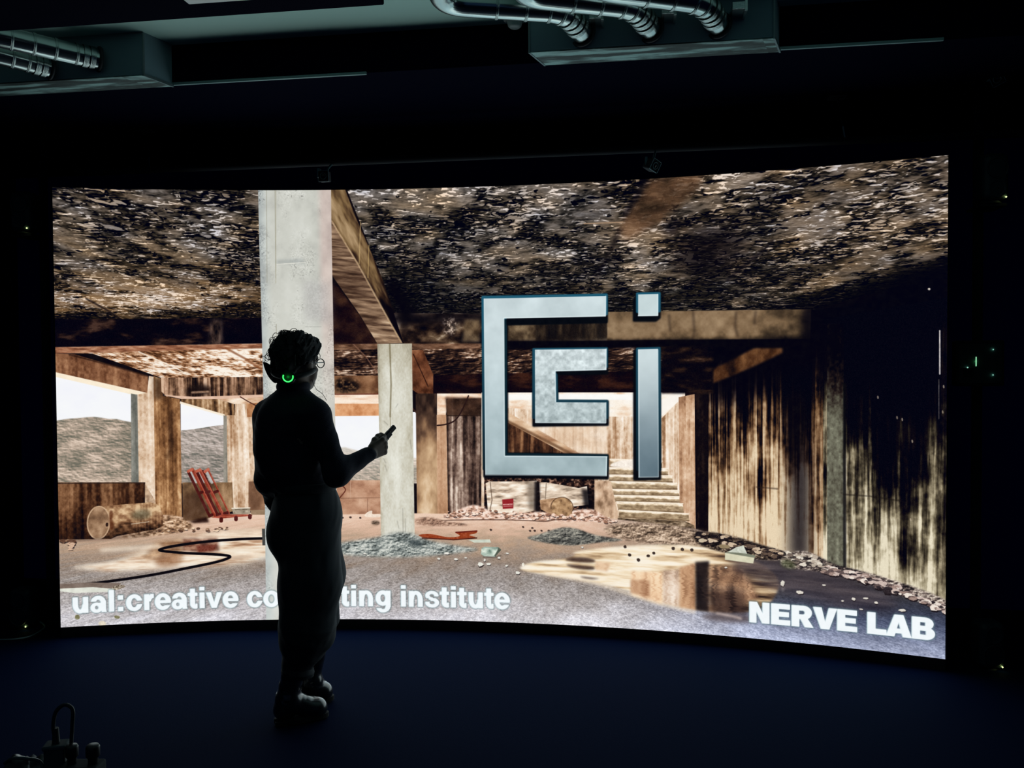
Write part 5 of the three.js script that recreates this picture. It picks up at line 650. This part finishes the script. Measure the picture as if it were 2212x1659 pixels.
{
  // local axes: x to the viewer's right, z towards the viewer; origin on the floor between the feet
  const PX0 = -0.945, PZ0 = -3.68, root = thing('person', new THREE.Vector3(PX0, 0, PZ0), Math.atan2(-PX0, -PZ0), 'person seen from behind in dark sweater, loose trousers and boots, holding out a handset', 'person');
  const FACE = 0.82, BODY = 0.75;                     // facing, measured from straight away towards the right
  const skin = M(0.16, 0.1, 0.075, { roughness: 0.6 }), wool = M(0.005, 0.006, 0.02, { roughness: 0.95, bumpMap: knit, bumpScale: 0.0012 }), cloth = M(0.007, 0.014, 0.022, { roughness: 0.9, bumpMap: denim, bumpScale: 0.0006 }), leather = new THREE.MeshPhysicalMaterial({ color: lin(0.008, 0.009, 0.012), roughness: 0.3, clearcoat: 1, clearcoatRoughness: 0.18 }), hairMat = M(0.0025, 0.0025, 0.005, { roughness: 0.85 });
  // joints
  const hipC = [0.012, 0.9, 0.02], chest = [-0.03, 1.23, 0.0], neckB = [-0.036, 1.42, 0.0], headC = [-0.008, 1.545, -0.01];
  const shR = [0.066, 1.325, 0.1], elR = [0.15, 1.078, 0.16], wrR = [0.306, 1.15, 0.05], shL = [-0.138, 1.32, -0.08], elL = [-0.14, 1.045, -0.01], wrL = [-0.108, 0.91, -0.12];
  const hpR = [0.035, 0.9, 0.075], knR = [0.04, 0.5, 0.12], anR = [-0.065, 0.1, 0.11], hpL = [-0.01, 0.9, -0.06], knL = [0.08, 0.5, -0.06], anL = [0.025, 0.1, -0.07];
  // hands: palm, four fingers, thumb, as chains
  const fwd = (yaw, pitch) => [Math.sin(yaw) * Math.cos(pitch), Math.sin(pitch), -Math.cos(yaw) * Math.cos(pitch)];
  const add = (a, b, k = 1) => [a[0] + b[0] * k, a[1] + b[1] * k, a[2] + b[2] * k];
  // w wrist, dir along the palm, n out of the palm, side from little finger to index
  function hand(w, dir, n, side, curl, open = 1) {
    const list = [], palm0 = add(w, dir, 0.014), palm1 = add(w, dir, 0.082);
    for (let i = 0; i < 4; i++) {
      const o = (1.5 - i) * 0.0195, base = add(add(palm1, side, o), dir, [0.0, 0.006, 0.002, -0.008][i]), ln = [0.042, 0.046, 0.043, 0.034][i] * open, r = [0.0092, 0.0095, 0.009, 0.008][i];
      list.push(bone(add(palm0, side, o * 0.65), base, 0.0155, 0.0125));
      let p = base, a = curl * (0.55 + 0.06 * i); for (let k = 0; k < 3; k++) { const d = add(dir.map((v) => v * Math.cos(a)), n, Math.sin(a)), q = add(p, d, ln * [1, 0.66, 0.52][k]); list.push(bone(p, q, r * (1 - k * 0.08), r * (0.95 - k * 0.1))); p = q; a += curl; }
    }
    const tb = add(add(add(palm0, side, 0.022), dir, 0.008), n, 0.006), t1 = add(add(add(tb, dir, 0.034), side, 0.016), n, 0.016), t2 = add(add(add(t1, dir, 0.03), side, 0.003), n, 0.012), t3 = add(add(t2, dir, 0.022), n, 0.004);
    list.push(bone(tb, t1, 0.016, 0.0115), bone(t1, t2, 0.0115, 0.01), bone(t2, t3, 0.01, 0.0085));
    return list;
  }
  const nrm = (v) => { const l = Math.hypot(...v); return v.map((q) => q / l); }, cross = (a, b) => [a[1] * b[2] - a[2] * b[1], a[2] * b[0] - a[0] * b[2], a[0] * b[1] - a[1] * b[0]];
  const dR = nrm([0.8, 0.36, -0.48]), nR = nrm(cross([-0.1, 0.95, 0.12], dR)), sideR = nrm(cross(dR, nR));
  // ----- body -----
  const limbs = [bone(hipC, [-0.01, 1.08, 0.01], 0.115, 0.1), bone([-0.01, 1.08, 0.01], chest, 0.1, 0.115), bone(chest, [-0.036, 1.36, 0.0], 0.115, 0.06), bone(shL, shR, 0.05, 0.05), bone(neckB, [-0.012, 1.5, -0.005], 0.052, 0.05),
    bone(shR, elR, 0.044, 0.036), bone(elR, wrR, 0.036, 0.025), bone(shL, elL, 0.044, 0.036), bone(elL, wrL, 0.036, 0.025),
    bone(hpR, knR, 0.078, 0.052), bone(knR, [-0.035, 0.24, 0.11], 0.05, 0.034), bone([-0.035, 0.24, 0.11], anR, 0.034, 0.028), bone(hpL, knL, 0.078, 0.052), bone(knL, [0.053, 0.24, -0.07], 0.05, 0.034), bone([0.053, 0.24, -0.07], anL, 0.034, 0.028), bone(anR, [0.03, 0.05, 0.1], 0.026, 0.02), bone(anL, [0.06, 0.05, -0.075], 0.026, 0.02)];
  const bodyF = blend(limbs, 0.05);
  const fx = Math.sin(FACE), fz = -Math.cos(FACE), rx = Math.cos(FACE), rz = Math.sin(FACE), hp = (f, u, r) => [headC[0] + fx * f + rx * r, headC[1] + u, headC[2] + fz * f + rz * r];
  const headParts = [egg(hp(-0.012, 0.03, 0), [0.074, 0.098, 0.096], FACE), bone(hp(0.045, -0.06, 0), hp(0.062, -0.085, 0), 0.04, 0.024), bone(hp(-0.005, -0.02, 0), hp(0.04, -0.06, 0), 0.06, 0.05), bone(hp(0.088, 0.015, 0), hp(0.112, -0.02, 0), 0.008, 0.013), bone(hp(0.086, -0.052, -0.018), hp(0.086, -0.052, 0.018), 0.009, 0.009), bone(hp(0.078, 0.034, -0.035), hp(0.078, 0.034, 0.035), 0.014, 0.014), bone(neckB, hp(-0.015, -0.03, 0), 0.05, 0.052)];
  for (const s of [-1, 1]) headParts.push(egg(hp(-0.005, -0.005, s * 0.077), [0.01, 0.03, 0.018], FACE + s * 0.25), bone(hp(0.06, -0.02, s * 0.04), hp(0.05, -0.045, s * 0.04), 0.02, 0.02));
  const eyes = [-1, 1].map((s) => egg(hp(0.082, 0.012, s * 0.031), [0.015, 0.01, 0.012], FACE)), headF0 = blend(headParts, 0.022), headF = (x, y, z) => smin(smax(headF0(x, y, z), -Math.min(eyes[0](x, y, z), eyes[1](x, y, z)), 0.008), Math.min(egg(hp(0.078, 0.012, -0.031), [0.011, 0.011, 0.011])(x, y, z), egg(hp(0.078, 0.012, 0.031), [0.011, 0.011, 0.011])(x, y, z)), 0.002);
  const handRF = blend([...hand(wrR, dR, nR, sideR, 1.25), bone(elR, wrR, 0.036, 0.025)], 0.011), handLF = blend([...hand(wrL, nrm([0.35, -0.9, -0.25]), nrm([0.6, 0.1, 0.75]), nrm([0.75, 0.3, -0.5]), 0.4), bone(elL, wrL, 0.036, 0.025)], 0.011);
  const bodyParts = [surface(bodyF, [-0.28, 0.0, -0.25], [0.42, 1.47, 0.28], 0.012), surface(headF, [-0.16, 1.4, -0.17], [0.16, 1.7, 0.16], 0.004), surface(handRF, [wrR[0] - 0.06, wrR[1] - 0.1, wrR[2] - 0.18], [wrR[0] + 0.2, wrR[1] + 0.17, wrR[2] + 0.1], 0.003), surface(handLF, [wrL[0] - 0.12, wrL[1] - 0.2, wrL[2] - 0.16], [wrL[0] + 0.14, wrL[1] + 0.08, wrL[2] + 0.14], 0.003)];
  mesh('body', merge(bodyParts), skin, root);
  // ----- roll-neck sweater -----
  const b = BODY, wrinkle = (x, y, z) => (fbm(x * 14 + 5, y * 17 + z * 9, 3) - 0.5) * 0.016;
  const sweaterParts = [egg([-0.028, 1.2, 0.0], [0.175, 0.23, 0.125], -b * 0.6), egg([-0.032, 1.3, 0.0], [0.15, 0.13, 0.115], -b * 0.6), bone([-0.012, 1.08, 0.01], [0.008, 1.02, 0.02], 0.13, 0.122), bone([-0.125, 1.325, -0.07], [0.055, 1.33, 0.075], 0.064, 0.064), bone([-0.08, 1.365, -0.03], [0.02, 1.37, 0.04], 0.055, 0.055),
    bone(shR, elR, 0.067, 0.05), bone(elR, add(wrR, dR, -0.012), 0.05, 0.0345), bone(shL, elL, 0.064, 0.048), bone(elL, wrL, 0.048, 0.036)];
  const swF0 = blend(sweaterParts, 0.045), collar = blend([bone([-0.032, 1.395, 0], [-0.02, 1.458, 0], 0.072, 0.064)], 0.01), swF = (x, y, z) => { let d = smin(swF0(x, y, z), collar(x, y, z), 0.022) + wrinkle(x, y, z) * (y < 1.36 ? 1 : 0.4); d = smax(d, y - 1.462, 0.008); return smax(d, 0.992 - y - (x < -0.1 || x > 0.15 ? 0.2 : 0), 0.01); };
  mesh('sweater', surface(swF, [-0.3, 0.84, -0.26], [0.4, 1.5, 0.28], 0.0085), wool, root);
  mesh('collar_fold', (() => { const g = new THREE.TorusGeometry(0.0635, 0.011, 10, 44).rotateX(Math.PI / 2); const p = g.attributes.position; for (let i = 0; i < p.count; i++) p.setY(i, p.getY(i) * 1.6 + Math.sin(Math.atan2(p.getZ(i), p.getX(i)) * 3) * 0.004); g.computeVertexNormals(); return g.translate(-0.024, 1.452, 0); })(), wool, root);
  // ----- high-waisted, barrel-leg trousers -----
  const tf = (x, y, z) => (fbm(x * 10 + 2, y * 7 + z * 8, 3) - 0.5) * 0.02 + (y < 0.42 ? Math.sin(y * 70 + x * 25 + z * 18) * 0.0022 : 0);
  const trouserParts = [bone([0.024, 1.03, 0.015], [0.022, 0.96, 0.015], 0.118, 0.126), egg([0.02, 0.88, 0.01], [0.15, 0.15, 0.135], -0.5), egg([-0.05, 0.8, 0.05], [0.094, 0.11, 0.1]), bone([0.035, 0.86, 0.06], [0.038, 0.6, 0.11], 0.128, 0.124), bone([0.038, 0.6, 0.11], [0.02, 0.4, 0.12], 0.124, 0.11), bone([0.02, 0.4, 0.12], [-0.026, 0.225, 0.11], 0.11, 0.062),
    bone([0.05, 0.86, -0.06], [0.076, 0.6, -0.06], 0.122, 0.108), bone([0.076, 0.6, -0.06], [0.062, 0.4, -0.06], 0.108, 0.09), bone([0.062, 0.4, -0.06], [0.014, 0.225, -0.06], 0.09, 0.058)];
  const trF0 = blend(trouserParts, 0.05), trF = (x, y, z) => smax(smax(trF0(x, y, z) + tf(x, y, z), y - 1.026, 0.008), 0.2 - y - x * 0.12, 0.01);
  mesh('trousers', surface(trF, [-0.2, 0.14, -0.22], [0.28, 1.06, 0.28], 0.0085), cloth, root);
  mesh('waistband', (() => { const g = new THREE.TorusGeometry(0.126, 0.012, 8, 60).rotateX(Math.PI / 2); const p = g.attributes.position; for (let i = 0; i < p.count; i++) p.setXYZ(i, p.getX(i), p.getY(i) * 1.8, p.getZ(i)); g.computeVertexNormals(); return g.translate(0.023, 1.012, 0.015); })(), cloth, root);
  for (const [x, z, r] of [[-0.02, 0.11, 0.068], [0.014, -0.06, 0.062]]) mesh('trouser_cuff', (() => { const g = new THREE.TorusGeometry(r * 0.88, 0.011, 8, 40).rotateX(Math.PI / 2); const p = g.attributes.position; for (let i = 0; i < p.count; i++) p.setXYZ(i, p.getX(i), p.getY(i) * 1.9 - p.getX(i) * 0.12 + (fbm(p.getX(i) * 30 + 3, p.getZ(i) * 30, 2) - 0.5) * 0.01, p.getZ(i)); g.computeVertexNormals(); return g.translate(x, 0.222, z); })(), cloth, root);
  // ----- boots -----
  function boot(an, toeX, heelX, z0, z1) {
    const B = new THREE.Group(); B.name = 'boot'; root.add(B); const parts = [bone([an[0] + 0.035, 0.235, an[2]], [an[0] + 0.005, 0.1, an[2]], 0.05, 0.045), bone([an[0] + 0.005, 0.1, an[2]], [heelX + 0.045, 0.062, z0], 0.045, 0.043), bone([an[0] + 0.03, 0.085, an[2]], [toeX - 0.055, 0.052, z1], 0.046, 0.037), bone([toeX - 0.08, 0.048, z1], [toeX - 0.04, 0.046, z1], 0.036, 0.04)];
    const f0 = blend(parts, 0.03); mesh('upper', surface((x, y, z) => smax(smax(f0(x, y, z) + (y > 0.09 ? (fbm(x * 30, y * 40 + z * 20, 2) - 0.5) * 0.008 : 0), 0.022 - y, 0.006), y - 0.262, 0.006), [heelX - 0.03, 0.0, Math.min(z0, z1) - 0.09], [toeX + 0.03, 0.3, Math.max(z0, z1) + 0.09], 0.006), leather, B);
    const sole = new THREE.Shape(); const L = toeX - heelX; for (let i = 0; i <= 40; i++) { const a = (i / 40) * Math.PI * 2, c = Math.cos(a), s = Math.sin(a), w = 0.043 - 0.008 * Math.sin((c + 0.25) * 2.4) ** 2; (i ? sole.lineTo : sole.moveTo).call(sole, heelX + 0.006 + L / 2 + c * (L / 2 - 0.002), s * w); }
    const eg = new THREE.ExtrudeGeometry(sole, { depth: 0.018, bevelEnabled: true, bevelSize: 0.002, bevelThickness: 0.002, bevelSegments: 1 }).rotateX(-Math.PI / 2).translate(0, 0.008, z0); const p = eg.attributes.position; for (let i = 0; i < p.count; i++) p.setZ(i, p.getZ(i) + (z1 - z0) * ((p.getX(i) - heelX) / L)); eg.computeVertexNormals(); mesh('sole', eg, M(0.003, 0.003, 0.005, { roughness: 0.85 }), B);
    mesh('heel', box(0.06, 0.02, 0.062, heelX + 0.042, 0.01, z0, 0.004), M(0.003, 0.003, 0.005, { roughness: 0.85 }), B);
    for (let k = 0; k < 4; k++) mesh('lace', tube([[an[0] + 0.052 + k * -0.002 + 0.004, 0.105 + k * 0.03, an[2] - 0.022], [an[0] + 0.064 - k * 0.001, 0.108 + k * 0.03, an[2]], [an[0] + 0.052 - k * 0.002 + 0.004, 0.105 + k * 0.03, an[2] + 0.022]], 0.0025, 10, 6), M(0.004, 0.005, 0.006), B);
  }
  boot([-0.07, 0.1, 0.11], 0.104, -0.128, 0.115, 0.1); boot([0.02, 0.1, -0.07], 0.134, -0.085, -0.06, -0.08);
  // ----- curly hair -----
  const hairF0 = blend([egg(hp(-0.022, 0.058, 0), [0.088, 0.094, 0.1], FACE), egg(hp(-0.05, 0.01, 0), [0.078, 0.085, 0.062], FACE), egg(hp(0.03, 0.09, 0), [0.075, 0.05, 0.06], FACE), egg(hp(-0.075, -0.035, 0), [0.06, 0.05, 0.035], FACE)], 0.03);
  mesh('hair', surface((x, y, z) => hairF0(x, y, z) + (fbm(x * 52 + z * 20, y * 52 + z * 41, 2) - 0.5) * 0.046 + (vn(x * 120 + z * 80, y * 120) - 0.5) * 0.009, [-0.19, 1.42, -0.2], [0.18, 1.72, 0.19], 0.005), hairMat, root);
  const curls = []; for (let i = 0; i < 64; i++) { const a = h2(i, 91) * Math.PI * 2, u = h2(i, 92), el = 0.1 + 1.35 * u, c = [headC[0] - fx * 0.028 + Math.cos(a) * Math.cos(el) * 0.1, headC[1] + 0.05 + Math.sin(el) * 0.094 - (u < 0.25 ? 0.04 : 0), headC[2] - fz * 0.028 + Math.sin(a) * Math.cos(el) * 0.1], R = 0.008 + 0.015 * h2(i, 93), p = [], tw = h2(i, 94) * 6, ax = h2(i, 95) * 3.14; for (let k = 0; k <= 12; k++) { const q = tw + k * 0.52, ox = Math.cos(q) * R * Math.cos(ax), oz = Math.cos(q) * R * Math.sin(ax); p.push([c[0] + ox + Math.cos(a) * k * 0.0006, c[1] + Math.sin(q) * R, c[2] + oz + Math.sin(a) * k * 0.0006]); } curls.push(tube(p, 0.0014, 26, 5)); }
  for (const [x, y, R] of [[-0.152, 1.575, 0.012], [-0.135, 1.58, 0.013], [-0.12, 1.6, 0.016], [-0.07, 1.685, 0.016], [-0.055, 1.69, 0.013], [0.03, 1.675, 0.016]]) { const p = []; for (let k = 0; k <= 12; k++) p.push([x + Math.cos(k * 0.56) * R, y + Math.sin(k * 0.56) * R * 1.1, -0.02 + k * 0.001]); curls.push(tube(p, 0.0011, 26, 5)); }
  mesh('stray_curls', merge(curls), hairMat, root);
  // ----- spectacles -----
  const gl = new THREE.Group(); gl.name = 'spectacles'; root.add(gl); const frameM = M(0.01, 0.012, 0.015, { roughness: 0.3 });
  const turnG = (g) => g.applyMatrix4(new THREE.Matrix4().makeRotationY(Math.PI - FACE)).translate(headC[0], headC[1], headC[2]);   // local z+ becomes the facing direction
  for (const s of [-1, 1]) { mesh('lens_rim', turnG(new THREE.TorusGeometry(0.021, 0.0022, 8, 28).scale(1.1, 0.95, 1).translate(s * 0.033, 0.01, 0.112)), frameM, gl); mesh('temple', turnG(rod([s * 0.056, 0.014, 0.11], [s * 0.081, 0.012, 0.0], 0.0026, 8)), frameM, gl); }
  mesh('bridge', turnG(rod([-0.012, 0.013, 0.113], [0.012, 0.013, 0.113], 0.002, 8)), frameM, gl);

  // ----- headset worn round the back of the head, a thing of its own -----
  const hs = thing('headset', root.position.clone().add(new THREE.Vector3(0, 1.47, 0)), root.rotation.y, 'dark head-worn device with a glowing green ring at the nape', 'headset'), dark = M(0.004, 0.005, 0.008, { roughness: 0.6 }), y0 = -1.47;
  const loc = (p) => [p[0], p[1] + y0, p[2]];
  { // ear pad: a tilted flat pad standing off at the left
    const s = new THREE.Shape(); s.moveTo(-0.026, 0.046); s.quadraticCurveTo(-0.02, 0.05, 0.0, 0.034); s.quadraticCurveTo(0.016, 0.026, 0.028, -0.034); s.quadraticCurveTo(0.026, -0.042, 0.016, -0.038); s.quadraticCurveTo(-0.014, -0.012, -0.026, 0.046);
    mesh('ear_pad', new THREE.ExtrudeGeometry(s, { depth: 0.045, bevelEnabled: true, bevelSize: 0.003, bevelThickness: 0.004, bevelSegments: 3 }).translate(-0.122, 1.512 + y0, -0.035), dark, hs);
  }
  const nape = [-0.045, 1.497, 0.098];
  mesh('band', tube([[-0.115, 1.535, -0.01], [-0.105, 1.51, 0.045], [-0.075, 1.499, 0.085], nape, [0.0, 1.5, 0.1], [0.05, 1.515, 0.068], [0.066, 1.525, 0.04]].map(loc), 0.011, 60, 12), dark, hs);
  mesh('rear_pod', new THREE.LatheGeometry([[0, 0.012], [0.026, 0.012], [0.032, 0.006], [0.033, -0.01], [0.028, -0.016]].map((q) => new THREE.Vector2(...q)), 36).rotateX(Math.PI / 2).translate(...loc(nape)), dark, hs);
  const green = new THREE.MeshStandardMaterial({ color: 0x000000, emissive: lin(0.04, 1.0, 0.12), emissiveIntensity: 2.2 });
  mesh('glowing_ring', new THREE.TorusGeometry(0.0205, 0.0026, 10, 40, 3.9).rotateZ(Math.PI * 0.97 - 0.35).translate(nape[0], nape[1] + y0, nape[2] + 0.014), green, hs).userData.label = 'glowing green open ring';
  const gl1 = new THREE.PointLight(0x22ff55, 0.0006); gl1.name = 'ring_glow'; gl1.position.set(nape[0], nape[1] + y0, nape[2] + 0.02); gl1.shadow.radius = 0.05; hs.add(gl1);
  mesh('status_light', new THREE.SphereGeometry(0.0022, 10, 8).translate(nape[0] + 0.008, nape[1] + y0 - 0.0275, nape[2] + 0.006), new THREE.MeshStandardMaterial({ color: 0x000000, emissive: lin(0.1, 0.4, 0.6), emissiveIntensity: 1 }), hs);
  mesh('chin_cable', tube([[0.05, 1.5, 0.0], [0.075, 1.44, 0.02], [0.1, 1.42, 0.03], [0.118, 1.39, 0.04]].map(loc), 0.0012, 24, 6), dark, hs);

  // ----- the handset in the right hand -----
  const ph = thing('handset', root.position.clone(), root.rotation.y, 'slim dark handset held out in the right hand', 'handset'), pd = nrm(add(dR.map((v) => v * 0.85), sideR, 0.3)), pn = nrm(cross(cross(pd, nR), pd)), pc = add(add(add(wrR, dR, 0.066), nR, 0.029), pd, 0.024), mtx = new THREE.Matrix4().makeBasis(new THREE.Vector3(...pd), new THREE.Vector3(...nrm(cross(pn, pd))), new THREE.Vector3(...pn)).setPosition(...pc);
  mesh('body', new RoundedBoxGeometry(0.14, 0.03, 0.02, 3, 0.006).applyMatrix4(mtx), dark, ph);
  mesh('front_nose', new RoundedBoxGeometry(0.05, 0.022, 0.016, 2, 0.004).translate(0.08, -0.003, 0).applyMatrix4(mtx), dark, ph);
  mesh('button', new THREE.CylinderGeometry(0.006, 0.006, 0.003, 16).translate(0.04, 0.0155, 0).applyMatrix4(mtx), M(0.03, 0.035, 0.04), ph);
}
renderer.render(scene, camera);
